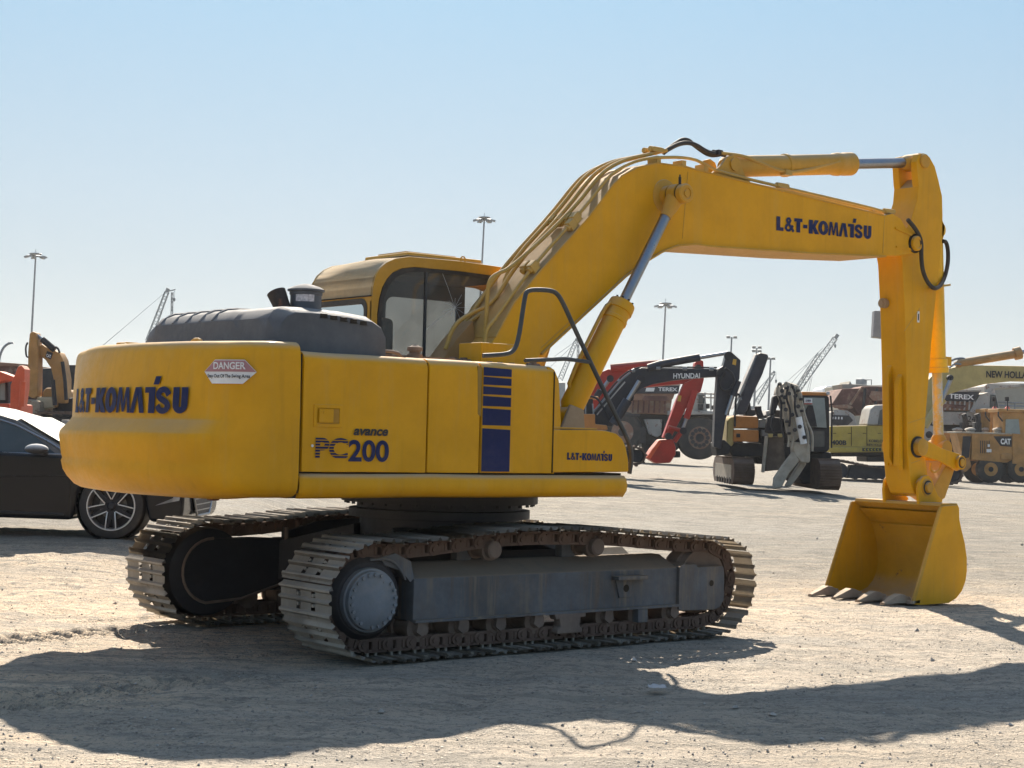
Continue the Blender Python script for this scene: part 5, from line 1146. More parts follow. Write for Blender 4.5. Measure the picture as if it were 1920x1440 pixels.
# ---- rusty dump bodies and white truck ----
D_=95; T2=thing('dump_truck','dump truck with rust-brown tipping body and white nose, left of the yellow arm','dump truck',gloc(1610,D_+2),'quarry dump trucks')
slab('tipping_body',M['rusty'],T2,[(1560,757),(1579,729),(1610,728),(1617,724),(1720,727),(1720,776),(1612,778),(1600,764),(1592,758),(1566,763)],D_,4.5,.05)
slab('body_lip',M['creamr'],T2,[(1592,758),(1615,725),(1618,726),(1597,760)],D_-.15,.3,.02)
slab('lower_lip',M['creamr'],T2,[(1560,760),(1590,758),(1600,763),(1598,766),(1566,765)],D_-.1,.3,.02)
slab('canopy',M['beige'],T2,[(1578,720),(1592,720),(1594,714),(1597,720),(1658,724),(1658,728),(1580,729)],D_+3,3,.04)
nz=slab('nose',M['whiteb'],T2,[(1558,800),(1559,772),(1572,768),(1590,770),(1602,778),(1608,800)],D_-.3,3,.08)
slab('grille',M['dkb'],nz,[(1560,778),(1592,779),(1600,788),(1590,797),(1560,797)],D_-.4,.2,.03)
p=PD(1561,783,D_-.43); mb=MB()
for k in range(4): mb.box(p+RH*(k*.18)+V((0,0,-.02)),(.1,.03,.14))
mb.build('grille_badge',M['white'],nz)
wheel(T2,1690,822,D_,36,1.2,M['whiteb'])
# ---- second quarry truck with number ----
D_=84; T3=thing('dump_truck','grey-white quarry truck numbered 82461 with a TEREX name band, behind the tan grader','dump truck',gloc(1800,D_+2),'quarry dump trucks')
slab('deck',M['whiteb'],T3,[(1748,771),(1856,773),(1856,798),(1748,796)],D_,4.0,.04)
slab('chassis',M['dkb'],T3,[(1748,795),(1866,797),(1866,815),(1748,830)],D_+.4,3.4,.04)
slab('name_band',M['bluek'],T3,[(1760,734),(1839,733),(1827,753),(1760,750)],D_-.1,3.8,.03)
slab('body_side',M['creamr'],T3,[(1755,751),(1826,754),(1819,770),(1755,770)],D_,3.8,.03)
slab('side_panel',M['whiteb'],T3,[(1819,770),(1838,740),(1856,734),(1856,775),(1819,774)],D_-.15,3.6,.04)
slab('top_rim',M['whiteb'],T3,[(1762,731),(1841,730),(1840,734),(1762,735)],D_-.14,3.9,.02)
p=PD(1779,747,D_-.14); text('lettering','TEREX',M['white'],T3,p,RH-V((0,0,.03)),(0,0,1),47*D_/FPX,9*D_/FPX,.03,.02)
p=PD(1806,791,D_-.02); text('lettering','82461',M['dkb'],T3,p,RH-V((0,0,.02)),(0,0,1),36*D_/FPX,12*D_/FPX,.0,.02)
cb=slab('cab',M['whiteb'],T3,[(1852,736),(1868,738),(1876,772),(1878,800),(1852,800)],D_,2.2,.04); slab('window',M['glassb'],cb,[(1857,740),(1867,741),(1872,764),(1856,764)],D_-.05,.1,0)
slab('canopy',M['whiteb'],T3,[(1846,724),(1852,719),(1912,721),(1914,726),(1866,729),(1858,738),(1846,740)],D_+.3,3.8,.04)
wheel(T3,1742,815,D_,34,1.2,M['whiteb'])
for (a,b) in (((1872,754),(1940,757)),((1873,760),(1940,763)),((1886,754),(1886,772)),((1903,755),(1903,773))): pbar('railing',M['galv'],T3,[a,b],D_,.04,0,6)
# ---- graders ----
def grader(D_,dx,label,front):
    g=thing('motor_grader',label,'grader',gloc(1860+dx,D_+1),'tan motor graders')
    def q(p): return [(x+dx,y) for x,y in p]
    bd=slab('engine_cover',M['cat'],g,q([(1822,812),(1898,813),(1898,862),(1888,868),(1822,862)]),D_,1.5,.04)
    slab('rear_cover',M['cat'],g,q([(1794,811),(1822,812),(1819,862),(1806,862)]),D_+.03,1.4,.04)
    slab('radiator',M['dkb'],g,q([(1806,818),(1821,818),(1817,858),(1803,860)]),D_-.03,.1,.01)
    slab('top_edge',M['sand'],g,q([(1792,809),(1898,812),(1898,815),(1792,812)]),D_-.04,1.55,.02)
    for k in range(5): slab('vent',M['dkb'],bd,q(rect(1838+k*4,826,1839.4+k*4,850)),D_-.02,.03,0)
    for (x0,y0,x1,y1) in ((1852,833,1856,838),(1850,842,1859,848)): slab('label',M['white'],bd,q(rect(x0,y0,x1,y1)),D_-.03,.02,0)
    if front:
        sg=slab('emblem',M['blackt'],g,q([(1863,818),(1897,818),(1897,838),(1876,836)]),D_-.03,.02,0)
        p=PD(1876+dx,833,D_-.06); text('lettering','CAT',M['white'],sg,p,RH,(0,0,1),19*D_/FPX,11*D_/FPX,.05,.01)
    slab('tool_box',M['cat'],g,q(rect(1877,851,1897,862)),D_-.1,.3,.03)
    cb=slab('cab',M['cat'],g,q([(1880,772),(1925,774),(1925,870),(1898,870),(1898,815),(1880,815)]),D_-.02,1.6,.04)
    slab('window',M['glassl'],cb,q([(1886,786),(1910,786),(1913,814),(1885,812)]),D_-.06,.05,0)
    slab('roof',M['cat'],cb,q([(1872,766),(1930,768),(1930,774),(1872,773)]),D_-.1,1.8,.03)
    mb=MB(); c=PD(1889+dx,769,D_+.3); mb.lathe(c-V((0,0,.1)),c+V((0,0,.18)),[(0,.13),(.7,.13),(1,.06)],14); mb.build('beacon',flat('red_beacon',(.6,.05,.03),.3),cb)
    pbar('exhaust_pipe',M['dkb'],g,q([(1834,812),(1834,786),(1831,776)]),D_+.3,.13,1)
    slab('muffler',M['dkb'],g,q(rect(1828,792,1841,812)),D_+.2,.5,.03)
    for x in (1820,1872):
        mb=MB(); c=PD(x+dx,807,D_+.4); mb.lathe(c-V((0,0,.15)),c+V((0,0,.15)),[(0,.2),(.4,.22),(.6,.3),(.8,.25),(1,.05)],16); mb.build('air_intake',M['whiteb'],g)
    pbar('mirror_arm',M['dkb'],g,q([(1880,790),(1872,780),(1872,772)]),D_-.1,.04,0,6); slab('mirror',M['dkb'],g,q(rect(1885,744,1892,752)),D_-.1,.1,.01); pbar('mirror_arm',M['dkb'],g,q([(1889,752),(1889,770)]),D_-.1,.03,0,6)
    slab('ripper',M['cat'],g,q([(1790,862),(1806,860),(1819,862),(1822,875),(1812,884),(1800,888),(1794,876)]),D_+.2,.8,.04)
    slab('tandem_case',M['dkb'],g,q([(1835,868),(1925,868),(1925,892),(1835,892)]),D_+.3,.5,.04)
    for x in (1858,1915): wheel(g,x+dx,880,D_,25.5,.42,M['cat'],True,.5)
    return g
grader(78,0,'tan motor grader at the right edge with black CAT emblem on its side',True)
grader(81.5,-24,'tan motor grader mostly hidden behind the grader with the emblem',False)
# ---- buildings ----
D_=150; BL=thing('building','flat beige building at the right edge, behind the white quarry truck','building',gloc(1900,D_+5))
slab('wall',M['beige'],BL,[(1866,722),(2010,724),(2010,850),(1866,850)],D_,12,.05)
slab('roof_edge',M['whiteb'],BL,[(1864,718),(2010,720),(2010,724),(1864,722)],D_-.3,12.6,.05)
slab('low_annex',mat('pinkish_render',(.55,.45,.38),.8,dust=0),BL,[(1800,728),(1844,724),(1866,726),(1866,850),(1800,850)],D_-4,8,.05)
D_=140; B3=thing('building','low cream building with a grey water tank on its roof, behind the rust-brown tipping body','building',gloc(1620,D_+4))
slab('wall',M['beige'],B3,[(1580,722),(1700,722),(1700,850),(1580,850)],D_,8,.05)
mb=MB(); c=PD(1615,721,D_+2); mb.cyl(c,PD(1615,711,D_+2),.33,seg=18) if False else mb.box(PD(1615,716,D_+2),(.7,.7,.5)); mb.bevel(.05); mb.build('water_tank',M['galv'],B3)
pbar('roof_rail',M['galv'],B3,[(1622,712),(1634,712),(1634,723)],D_+1,.05,0,6)
D_=900; TW=thing('tower_block','pale blue distant tower block just left of the rust-brown tipping body','building',gloc(1560,D_+20))
slab('wall',flat('pale_cladding',(.35,.42,.5),.6),TW,[(1541,742),(1543,729),(1550,724),(1572,722),(1576,726),(1577,850),(1541,850)],D_,30,.3)
# ---- left cluster ----
D_=45; X6=thing('excavator','tan excavator with a CAT plate on its curved boom, above the parked black car','excavator',gloc(95,D_+1),'excavators parked in the yard')
slab('arm',M['cat'],X6,[(52,660),(55,625),(60,621),(67,623),(71,650),(71,700),(70,742),(63,748),(52,742)],D_-.2,.5,.04)
slab('boom',M['cat'],X6,[(71,649),(78,645),(85,650),(111,661),(118,674),(124,711),(123,756),(107,756),(100,711),(95,690),(84,674),(71,664)],D_,.6,.04)
e=slab('emblem',M['blackt'],X6,[(88,658),(99,662),(95,674),(85,669)],D_-.03,.02,0); p=PD(87,669,D_-.06); text('lettering','CAT',M['white'],e,p,RH-V((0,0,.3)),(0,0,1),9*D_/FPX,6*D_/FPX,.03,.005)
ac=pbar('arm_cylinder',M['dkb'],X6,[(79,636),(103,656)],D_,.09); pbar('rod',M['chrome'],ac,[(68,627),(80,637)],D_,.045)
pbar('hose',M['dkb'],X6,[(100,651),(108,651),(112,662)],D_-.1,.03,1,6); pbar('hose',M['dkb'],X6,[(52,642),(48,650),(49,668),(53,670)],D_-.2,.025,1,6)
pbar('boom_cylinder',M['dkb'],X6,[(117,678),(122,715),(124,750)],D_-.4,.05); pbar('boom_cylinder',M['dkb'],X6,[(99,712),(103,760)],D_-.4,.06)
slab('body',M['cat'],X6,[(79,735),(86,727),(100,727),(106,735),(106,764),(79,764)],D_+.1,2.2,.05)
slab('counterweight',M['dkb'],X6,[(98,750),(140,745),(142,775),(98,775)],D_+.3,2.2,.05)
slab('engine_cover',mat('cream_panel',(.5,.42,.28),.6),X6,[(68,744),(97,744),(99,764),(70,768)],D_-.1,1.0,.04)
slab('bucket',mat('grey_tan_bucket',(.3,.25,.19),.7,rust=.3),X6,[(40,760),(50,748),(76,752),(76,785),(56,792),(42,785)],D_-.4,1.2,.06)
track(X6,62,772,150,803,D_-.6,.7)
slab('step',M['whiteb'],X6,rect(115,787,126,801),D_-1.2,.3,.02)
D_=40; X7=thing('excavator','orange-red excavator cut off by the left edge of the photo, arm folded down','excavator',gloc(10,D_+1),'excavators parked in the yard')
slab('boom',M['orr'],X7,[(-20,700),(0,696),(26,706),(28,716),(10,714),(-20,722)],D_,.5,.04)
slab('arm',M['orr'],X7,[(28,700),(33,687),(40,684),(46,692),(45,728),(38,776),(18,778),(19,722)],D_-.2,.5,.04)
pbar('bucket_cylinder',M['orr'],X7,[(43,715),(40,762)],D_-.4,.07); 
slab('cab',M['dkb'],X7,[(-30,712),(15,712),(16,758),(-30,758)],D_+.4,1.5,.05); slab('window',M['glassl'],X7,rect(0,718,9,750),D_+.35,.05,0)
slab('body',M['orr'],X7,[(-40,756),(18,756),(18,778),(-40,778)],D_+.3,2.0,.05); track(X7,-60,776,70,806,D_,.7)
D_=60; T4=thing('dump_truck','dark brown dump truck body standing behind the tan and orange excavators on the left','dump truck',gloc(60,D_+3),'quarry dump trucks')
slab('tipping_body',M['rusty'],T4,[(-30,684),(0,681),(50,684),(52,700),(48,760),(-30,760)],D_+3,3,.06)
slab('body_rail',M['creamr'],T4,[(-30,682),(0,679),(52,683),(52,687),(-30,686)],D_+2.9,3.2,.02)
slab('body_front',M['dkb'],T4,[(70,696),(76,690),(108,690),(140,694),(145,760),(66,760)],D_+2,3,.06)
slab('canopy',M['dkb'],T4,[(123,688),(128,684),(146,684),(146,700),(124,700)],D_+2,2,.04)
slab('chassis',M['dkb'],T4,[(-30,755),(150,755),(150,790),(-30,795)],D_+2.4,2.4,.06)
for k in range(9):
    rr=random.Random(k+30); x=-10+k*18+rr.uniform(-5,5); y=702+rr.uniform(0,40)
    slab('bracket',[M['rusty'],M['creamr'],M['dkb']][k%3],T4,[(x,y),(x+10,y-2),(x+12,y+9),(x+2,y+8)],D_+1.8,.4,.03)
wheel(T4,92,788,D_+2,22,1.0,M['rusty']); wheel(T4,20,788,D_+2,22,1.0,M['rusty'])
mb=MB(); c=PD(23,672,D_+3)
# ---- light masts ----
def mast(px,py,dist,hx,label,group,heads='ring',name='light_mast'):
    base=PD(px-.052*(825-py),825,dist); g=V((base.x,base.y,ground_z(base.x,base.y)-.3)); top=PD(px,py,dist)
    t=thing(name,label,'light mast',(g.x,g.y,g.z),group); s=dist/FPX
    mb=MB(); mb.lathe(g,top,[(0,2.6*s),(1,1.5*s)],12); mb.build('pole',M['galv'],t)
    if heads=='ring':
        mb=MB(); mb.lathe(top-V((0,0,1.5*s)),top+V((0,0,3.0*s)),[(0,6*s),(.25,9*s),(.8,12*s),(1,11*s)],20); mb.build('head_ring',M['galv'],t)
        for k in range(6):
            a=k*math.pi/3+.35; d=V((math.cos(a),math.sin(a),0)); c=top+d*(17*s)-V((0,0,3.5*s)); mb=MB(); mb.bar(top-V((0,0,2*s)),c,1.6*s); mb.box(c,(8*s,8*s,3.2*s),Matrix.Rotation(a,3,'Z')@Matrix.Rotation(.25,3,'Y')); mb.build('floodlight',M['galv'],t)
        mb=MB(); mb.tube([top,top+V((0,0,11*s))],.5*s,seg=6); mb.build('lightning_rod',M['galv'],t)
    else:
        for (dx,dy) in heads:
            c=top+RH*(dx*s)+V((0,0,dy*s)); mb=MB(); mb.box(c,(7*s,3*s,4.5*s),Matrix.Rotation(YAW-math.pi/2,3,'Z')@Matrix.Rotation(.3,3,'X')); mb.bevel(.6*s); mb.build('floodlight',M['galv'],t)
        w=max(abs(h[0]) for h in heads); mb=MB()
        for dy in set(h[1] for h in heads): mb.bar(top-RH*(w*s)+V((0,0,(dy-2)*s)),top+RH*(w*s)+V((0,0,(dy-2)*s)),1.2*s)
        mb.build('cross_arm',M['galv'],t)
    return t
mast(67,478,230,0,'tall ringed light mast rising behind the tan excavator on the left','tall floodlight masts')
mast(908,410,180,0,'tall ringed light mast rising from behind the cab roof, nearest of the masts','tall floodlight masts')
mast(1248,571,290,0,'tall ringed light mast standing clear between the boom cylinder and black boom','tall floodlight masts')
mast(1372,632,200,0,'slim mast with two square floodlights above the black boom tip','small floodlight masts',[(-6.5,0),(6.5,0)])
mast(1419,654,210,0,'slim mast with four square floodlights behind the raised black boom','small floodlight masts',[(-5.5,3),(5.5,3),(-5.5,-4),(5.5,-4)])
mast(1445,672,190,0,'slim mast with two floodlights just right of the raised black boom','small floodlight masts',[(-5,0),(5,0)])
t=thing('street_lamp','curved street lamp arm at the far left edge above the orange excavator','street lamp',gloc(-8,90))
g=gloc(-8,90); mb=MB(); mb.tube([g,PD(-4,700,90),PD(-1,668,90),PD(6,652,90),PD(14,645,90),PD(20,643,90)],.07,smooth=2); mb.build('pole',M['galv'],t)
mb=MB(); mb.box(PD(21,643,90),(.3,.2,.09),Matrix.Rotation(YAW-math.pi/2,3,'Z')); mb.bevel(.03); mb.build('lamp_head',M['galv'],t)
# ---- lattice cranes ----
def lattice(mb,p0,p1,w0,w1,n,r,side=None):
    p0,p1=V(p0),V(p1); d=(p1-p0).normalized(); a=(FH-d*FH.dot(d)).normalized(); b=d.cross(a); C4=[(-1,-1),(1,-1),(1,1),(-1,1)]
    def c(t,k): w=(w0+(w1-w0)*t)/2; return p0.lerp(p1,t)+a*(C4[k][0]*w)+b*(C4[k][1]*w)
    for k in range(4):
        mb.tube([c(0,k),c(1,k)],r,seg=5)
        for i in range(n):
            q0,q1=(k,(k+1)%4) if i%2 else ((k+1)%4,k); mb.tube([c(i/n,q0),c((i+1)/n,q1)],r*.6,seg=4)
def crane(px0,py0,px1,py1,dist,wpx,label,stays,hook,extra=None):
    s=dist/FPX; g=gloc(px0,dist); t=thing('lattice_crane',label,'crane',g,'lattice boom cranes')
    mb=MB(); n=int(math.hypot(px1-px0,py1-py0)/7)+2; lattice(mb,PD(px0,py0,dist),PD(px1,py1,dist),wpx*s,wpx*.75*s,n,.75*s); mb.build('boom',M['crane'],t)
    mb=MB(); mb.bar(PD(px1,py1,dist),PD(px1+(px1-px0)*.07,py1+(py1-py0)*.07,dist),wpx*.6*s,wpx*.6*s); mb.build('boom_head',M['crane'],t)
    for a in stays: mb=MB(); mb.tube([PD(x,y,dist) for x,y in a],.35*s,seg=5); mb.build('stay_cable',M['crane'],t)
    if hook:
        hx,hy0,hy1=hook; mb=MB(); mb.tube([PD(hx,hy0,dist),PD(hx,hy1,dist)],.35*s,seg=5); mb.build('hoist_rope',M['crane'],t)
        mb=MB(); c=PD(hx,hy1,dist); mb.lathe(c+V((0,0,3*s)),c-V((0,0,4.5*s)),[(0,.8*s),(.3,2.2*s),(.7,1.8*s),(1,.6*s)],10); mb.build('hook_block',M['crane'],t)
    slab('crane_body',M['crane'],t,[(px0-12,py0+5),(px0+10,py0+5),(px0+10,840),(px0-12,840)],dist,4,.1)
    if extra: extra(t,s)
    return t
def exA(t,s):
    mb=MB(); lattice(mb,PD(321,640,260),PD(323,548,260),3.2*s,3.0*s,12,.7*s); mb.build('mast',M['crane'],t)
    mb=MB(); mb.bar(PD(311,547,260),PD(329,543,260),2.0*s); mb.build('jib',M['crane'],t)
crane(278,640,313,547,260,9,'lattice crane with a long stay cable, its head showing above the grey engine hood',[[(310,548),(199,643),(170,668)],[(222,623),(196,645),(165,668)]],(327,545,561),exA)
crane(1050,712,1080,640,280,9,'lattice crane seen in the gap between the yellow boom and its cylinder',[[(1079,640),(1040,668)],[(1080,642),(1030,690)]],(1086,645,668),lambda t,s:(lambda mb:(lattice(mb,PD(1082,760,280),PD(1084,636,280),3*s,3*s,14,.6*s),mb.build('mast',M['crane'],t)))(MB()))
crane(1418,756,1450,700,280,8,'small lattice crane just right of the raised black boom',[[(1449,700),(1416,736)],[(1447,702),(1405,750)]],(1455,698,714))
crane(1496,730,1566,634,240,11,'large lattice crane behind the head-on tan excavator, hook block hanging from its tip',[[(1543,652),(1510,685),(1477,714)],[(1545,655),(1512,686),(1470,735)],[(1510,685),(1520,695)],[(1523,706),(1516,740)],[(1520,710),(1510,745)]],(1566,632,648),
   lambda t,s:(lambda mb:(lattice(mb,PD(1486,740,242),PD(1536,662,242),7*s,5*s,14,.6*s),mb.build('back_mast',M['crane'],t)))(MB()))
# ---- white box on a pole behind the arm ----
g=gloc(1674,70); t=thing('sign_box','white box on a pole, mostly hidden behind the big yellow arm','sign',g)
slab('box',flat('white_sheet',(.24,.24,.26),.6),t,[(1640,582),(1670,583),(1669,636),(1637,632)],70,.5,.04)
mb=MB(); mb.cyl(g,PD(1668,630,70.2),.08,seg=10); mb.build('pole',M['galv'],t)

# ---- small fittings on the far machines ----
rr=random.Random(11)
def bolts(parent,name,m,pts,dist,r=.05):
    for x,y in pts:
        mb=MB(); c=PD(x,y,dist); mb.cyl(c,c-FH*.06,r,seg=10); mb.build(name,m,parent)
for a,b in (((1160,716),(1163,712)),((1185,696),(1190,694)),((1230,690),(1238,690)),((1280,691),(1288,691)),((1330,692),(1338,692))): pbar('pipe_clamp',M['galv'],X2,[a,b],41.9,.05)
bolts(X2,'pin_boss',M['dkb'],[(1201,712),(1352,700),(1366,668),(1180,745)],41.7,.12)
bolts(X1,'pin_boss',M['dkb'],[(1144,710),(1309,690),(1253,818),(1281,808)],49.4,.11)
pbar('hose',M['dkb'],X2,[(1356,700),(1349,712),(1350,728),(1362,733),(1372,728)],41.6,.035,2,6)
pbar('hose',M['dkb'],X2,[(1360,690),(1374,700),(1378,716),(1370,726)],41.6,.03,2,6)
pbar('hydraulic_pipe',M['galv'],X2,[(1113,772),(1140,741),(1165,712),(1182,698)],41.9,.03,1,6)
pbar('hydraulic_pipe',M['whiteb'],X2,[(1119,778),(1146,746),(1172,716)],41.8,.02,1,6)
for k in range(12):
    a=2*math.pi*k/12; x,y=1312+15*math.cos(a),821+15*math.sin(a); bolts(T1,'wheel_nut',M['dkb'],[(x,y)],87.9,.11)
for (x0,y0,x1,y1) in ((1164,776,1200,782),(1254,778,1290,786),(1200,800,1210,832),(1246,790,1262,826)): slab('bracket',M['dkb'],T1,rect(x0,y0,x1,y1),88,.6,.03)
for k in range(7): pbar('body_rib',M['rusty'],T1,[(1188+k*10,741),(1186+k*10,774)],88.1,.05,0,6)
for k in range(5): pbar('body_rib',M['dkb'],T2,[(1622+k*22,728),(1618+k*22,775)],94.8,.09,0,6)
slab('light_panel',M['creamr'],T2,[(1634,733),(1662,735),(1658,750),(1638,752),(1630,744)],94.7,.1,.02)
for k in range(8): pbar('body_rib',M['whiteb'],T3,[(1764+k*9,752),(1763+k*9,769)],83.9,.05,0,6)
slab('rust_patch',M['rusty'],T3,[(1768,757),(1812,760),(1806,767),(1784,764),(1766,766)],83.85,.04,0)
for k in range(6): slab('door_line',M['seam'],X5,rect(1562+k*28,812,1568+k*28,813),65.9,.03,0)
slab('sill_pipe',M['dkb'],X5,rect(1556,848,1740,856),66.4,2.0,.05); slab('car_body',M['dkb'],X5,rect(1625,848,1700,866),66.5,2.0,.05)
for (x,y) in ((1466,733),(1479,738),(1491,742),(1473,768),(1485,778),(1496,762),(1499,800),(1471,745),(1508,820),(1490,806)):
    bolts(X3,'fitting',M['dkb'],[(x,y)],39.9,.05)
for pts in ([(1478,724),(1473,745),(1483,770),(1480,800)],[(1483,720),(1492,738),(1489,765),(1500,795)],[(1461,742),(1466,760),(1463,790),(1470,820)],[(1452,778),(1445,792),(1450,812)]): pbar('hose',M['dkb'],X3,pts,40.0,.03,2,6)
for (x0,y0,x1,y1) in ((1424,786,1436,802),(1428,806,1440,818),(1438,770,1452,780),(1520,806,1540,812)): slab('engine_part',M['galv'],X3,rect(x0,y0,x1,y1),42.1,.2,.02)
for k in range(3): pbar('cab_rail',M['dkb'],X3,[(1557,742+k),(1560,770),(1559,840)],41.7+k*.4,.025,0,6)

slab('rear_axle',M['dkb'],T1,[(1200,800),(1275,800),(1276,838),(1262,850),(1205,852)],89,2.4,.06)
slab('truck_shadow',M['dkb'],T1,[(1190,846),(1276,846),(1276,858),(1190,858)],89.5,2.0,.06)  # dark slab put in for the shadow beneath the truck
# ================= black car on the left =================
GC=PD(205,1011,17.6); ca=R(1); CF=(RH*math.cos(ca)-FH*math.sin(ca)).normalized(); CL=(FH*math.cos(ca)+RH*math.sin(ca)).normalized()
GC.z=ground_z(GC.x,GC.y)
CAR=thing('car','black saloon car with glare-pale windscreen and twin-spoke alloy wheel, half behind the yellow counterweight','car',GC)
def cp(x,y,z):
    if x>.45: x=.45+(x-.45)*.72      # short front overhang
    return GC+CF*x+CL*y+V((0,0,z))
paint=mat('black_car_paint',(.010,.011,.014),.10,var=.02,dust=.25,side=0,bump=0,dcol=(.2,.19,.17),spec=.22,blot=0)
def cprism(mb,pts,y0,y1): return mb.prism([cp(x,y0,z) for x,z in pts],CL*(y1-y0))
def arch(cx_,n=9,r=.385,z=.36): return [(cx_+r*math.cos(R(a)),z+r*math.sin(R(a))) for a in [180-180*k/n for k in range(n+1)]][::-1]
low=[(-3.9,.22),(-3.9,.90),(-2.5,.93),(-1.2,.92),(-.55,.905),(-.2,.90),(.2,.855),(.55,.79),(.8,.71),(.90,.62),(.93,.45),(.92,.28),(.86,.20),(.42,.20)]+arch(0)[0:]+[(-.42,.20)]
mb=MB(); cprism(mb,low,0,1.86); mb.bevel(.07,3,25); mb.build('body',paint,CAR,ang=50)
mb=MB(); V4=[]
st_=[(-4.0,1.05,.25),(-3.2,1.36,.28),(-2.2,1.42,.28),(-1.5,1.36,.28),(-1.15,1.27,.26),(-.82,1.10,.16),(-.42,.90,.06)]
rows=[]
for x,z,ins in st_:
    rows.append([mb.bm.verts.new(cp(x if z>.95 else x,.05,.90)),mb.bm.verts.new(cp(x,ins,z)),mb.bm.verts.new(cp(x,ins+.25,z+.035)),mb.bm.verts.new(cp(x,.93,z+.05)),mb.bm.verts.new(cp(x,1.86-ins-.25,z+.035)),mb.bm.verts.new(cp(x,1.86-ins,z)),mb.bm.verts.new(cp(x,1.81,.90))])
for a,b in zip(rows,rows[1:]):
    for k in range(6): mb.bm.faces.new((a[k],a[k+1],b[k+1],b[k]))
mb.build('roof',mat('dusty_roof',(.02,.02,.024),.25,dust=.9,side=.1,bump=0,dcol=(.40,.37,.33)),CAR,ang=40)
def sidept(x,t):    # on the sloping side between belt (t=0) and roof rail (t=1)
    for a,b in zip(st_,st_[1:]):
        if a[0]<=x<=b[0]: f=(x-a[0])/(b[0]-a[0]); z=a[1]+(b[1]-a[1])*f; i=a[2]+(b[2]-a[2])*f; break
    return cp(x,.05+(i-.05)*t,.90+(z-.90)*t)
mb=MB(); top=[sidept(x,.86)-CL*.006 for x in (-3.0,-2.2,-1.6,-1.2,-.95)]; mb.poly([sidept(-3.0,.06)-CL*.006,sidept(-.62,.06)-CL*.006]+top[::-1]); mb.build('side_window',M['glassb'],CAR)
mb=MB(); mb.tube([sidept(x,.90)-CL*.012 for x in (-3.9,-3.0,-2.2,-1.6,-1.2,-.9,-.65)]+[sidept(-.50,.1)-CL*.012],.011,smooth=1); mb.build('chrome_trim',M['chrome'],CAR)
mb=MB(); mb.tube([cp(-3.9,.035,.905),cp(-2,.03,.905),cp(-.52,.035,.905)],.012); mb.build('chrome_trim',M['chrome'],CAR)
mb=MB(); ws=[cp(-1.15,.29,1.28),cp(-1.15,1.57,1.28),cp(-.43,1.76,.915),cp(-.43,.10,.915)]; ws=[p+V((0,0,.03))+CF*.01 for p in ws]; mb.poly(ws); mb.build('windscreen',mat('sun_glare_windscreen',(.30,.30,.28),.25,dust=.8,side=.5,bump=0,dcol=(.62,.60,.52)),CAR)  # cream colour stands in for the sun reflected by the glass
mb=MB(); mb.ball((0,0,0),1,(1,1,1),14)
for v in mb.bm.verts: q_=v.co.copy(); v.co=cp(-.80+q_.x*.13,-.08+q_.y*.10,.955+q_.z*.062*(1 if q_.z>0 else .8))
MI=mb.build('door_mirror',mat('mirror_cap',(.04,.04,.045),.3,dust=.95,side=.2,bump=0,dcol=(.55,.54,.52)),CAR)
mb=MB(); mb.bar(cp(-.76,-.02,.93),cp(-.70,.05,.90),.03); mb.build('mirror_foot',M['blackt'],MI)
mb=MB(); mb.tube([cp(-3.9,-.004,.30),cp(-.5,-.004,.26)],.012); mb.build('sill_trim',M['blackt'],CAR)
for x in (-.46,-1.62): mb=MB(); mb.tube([cp(x,-.001,.30),cp(x+.02,-.001,.6),cp(x-.02,.01,.88)],.004,seg=6); mb.build('door_gap',M['seam'],CAR)
mb=MB(); mb.tube([cp(-3.9,-.004,.66),cp(-1.5,-.006,.64),cp(-.42,-.004,.68)],.006,seg=6); mb.build('body_crease',paint,CAR)
# wheel
wc=cp(0,.0,.36)
mb=MB(); mb.lathe(wc+CL*.02,wc+CL*.27,[(0,.262),(.0,.30),(.04,.345),(.14,.36),(.86,.36),(.96,.345),(1,.30)],56,cap=False); WH=mb.build('wheel',M['black'],CAR)
mb=MB(); mb.lathe(wc+CL*.015,wc+CL*.2,[(0,.255),(0,.266),(.08,.27),(1,.25)],56,cap=False); mb.lathe(wc+CL*.015,wc+CL*.2,[(0,.257),(.1,.245),(1,.24)],56,cap=False)
upv=V((0,0,1))
def wv(r,a,o=0): return wc+CF*(r*math.cos(a))+upv*(r*math.sin(a))+CL*(.028+o)
for k in range(5):
    a=2*math.pi*k/5+.32
    for sg in (-1,1):
        mb.bar(wv(.255,a+sg*.40),wv(.155,a+sg*.30),.011,.014,CL); mb.bar(wv(.155,a+sg*.30),wv(.075,a+sg*.06,.01),.011,.014,CL)
mb.build('rim',mat('machined_alloy',(.55,.55,.56),.3,metal=.8,dust=0,side=.1,bump=0),WH)
mb=MB()
for k in range(5):
    a=2*math.pi*k/5+.32
    for sg in (-1,1): mb.bar(wv(.25,a+sg*.43,.03),wv(.05,a+sg*.25,.035),.05,.02,CL)
mb.lathe(wv(0,0,.0),wv(0,0,.06),[(0,.03),(.3,.05),(1,.055)],20); mb.build('spoke_back',M['blackt'],WH)
mb=MB(); mb.lathe(wv(0,0,.12),wv(0,0,.14),[(0,.262),(1,.262)],36); mb.build('rim_barrel',M['blackt'],WH)
mb=MB(); mb.lathe(wv(0,0,.08),wv(0,0,.10),[(0,.15),(1,.15)],36); mb.build('brake_disc',mat('brake_steel',(.12,.12,.12),.4,metal=.6,dust=0),WH)
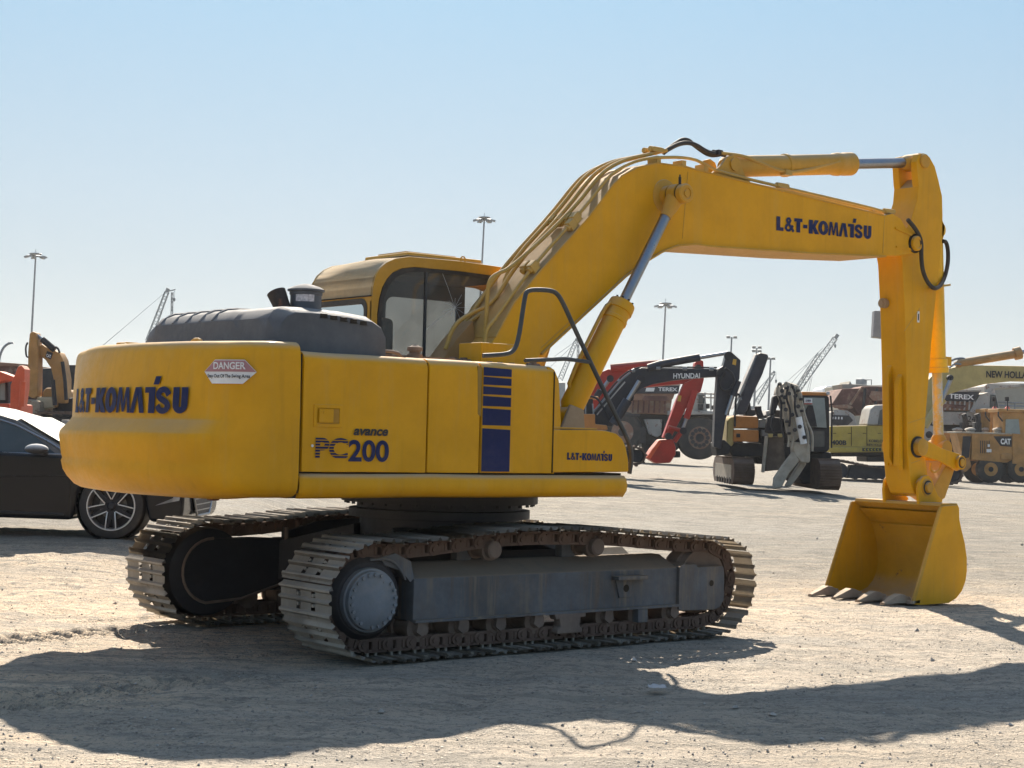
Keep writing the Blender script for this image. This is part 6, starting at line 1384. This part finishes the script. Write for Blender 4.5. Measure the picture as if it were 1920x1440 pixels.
mb=MB(); mb.lathe(cp(0,.03,.36),cp(0,.34,.36),[(0,.384),(1,.384),(1,.1)],40,cap=False); mb.build('wheel_arch',M['blackt'],CAR)
# front light and grille
mb=MB(); mb.prism([cp(x,.02,z) for x,z in ((.50,.66),(.62,.69),(.84,.66),(.86,.60),(.74,.585),(.58,.60))],CL*-.03); mb.bevel(.008); mb.build('headlight',mat('headlight_glass',(.45,.47,.5),.12,metal=.3,dust=0,side=.05,bump=0),CAR)
mb=MB(); mb.prism([cp(.935,y,z) for y,z in ((.55,.62),(1.31,.62),(1.42,.45),(1.25,.26),(.61,.26),(.44,.45))],CF*.02); mb.bevel(.006); GRL=mb.build('grille',M['blackt'],CAR)
mb=MB()
for k in range(5): mb.bar(cp(.96,.5,.31+k*.065),cp(.96,1.36,.31+k*.065),.014,.012)
mb.tube([cp(.96,y,z) for y,z in ((.55,.63),(1.31,.63),(1.43,.45),(1.25,.25),(.61,.25),(.43,.45),(.55,.63))],.014); mb.build('grille_bars',M['chrome'],GRL)
mb=MB(); mb.prism([cp(x,-.012,z) for x,z in ((.50,.38),(.86,.44),(.88,.50),(.80,.52),(.74,.42))],CL*.03); mb.build('air_intake',M['chrome'],CAR)
# ================= haze over the yard =================
H0=PD(960,820,-20); mb=MB()
c0,c1=CAM-FH*30,CAM+FH*1300
pts=[c0-RH*60,c0+RH*60,c1+RH*620,c1-RH*620]
mb.prism([(p.x,p.y,-12) for p in pts],(0,0,12+62))
hm=bpy.data.materials.new('haze_air'); hm.use_nodes=True; N=hm.node_tree.nodes; N.clear(); out=N.new('ShaderNodeOutputMaterial'); pv=N.new('ShaderNodeVolumePrincipled')
pv.inputs['Color'].default_value=(.92,.95,1,1); pv.inputs['Density'].default_value=HAZE; pv.inputs['Anisotropy'].default_value=.3
hm.node_tree.links.new(pv.outputs[0],out.inputs['Volume'])
HZ=mb.build('haze',hm,None); tagd(HZ,kind='stuff')
# the ground sheet must lie inside the haze: far corners are trimmed to it
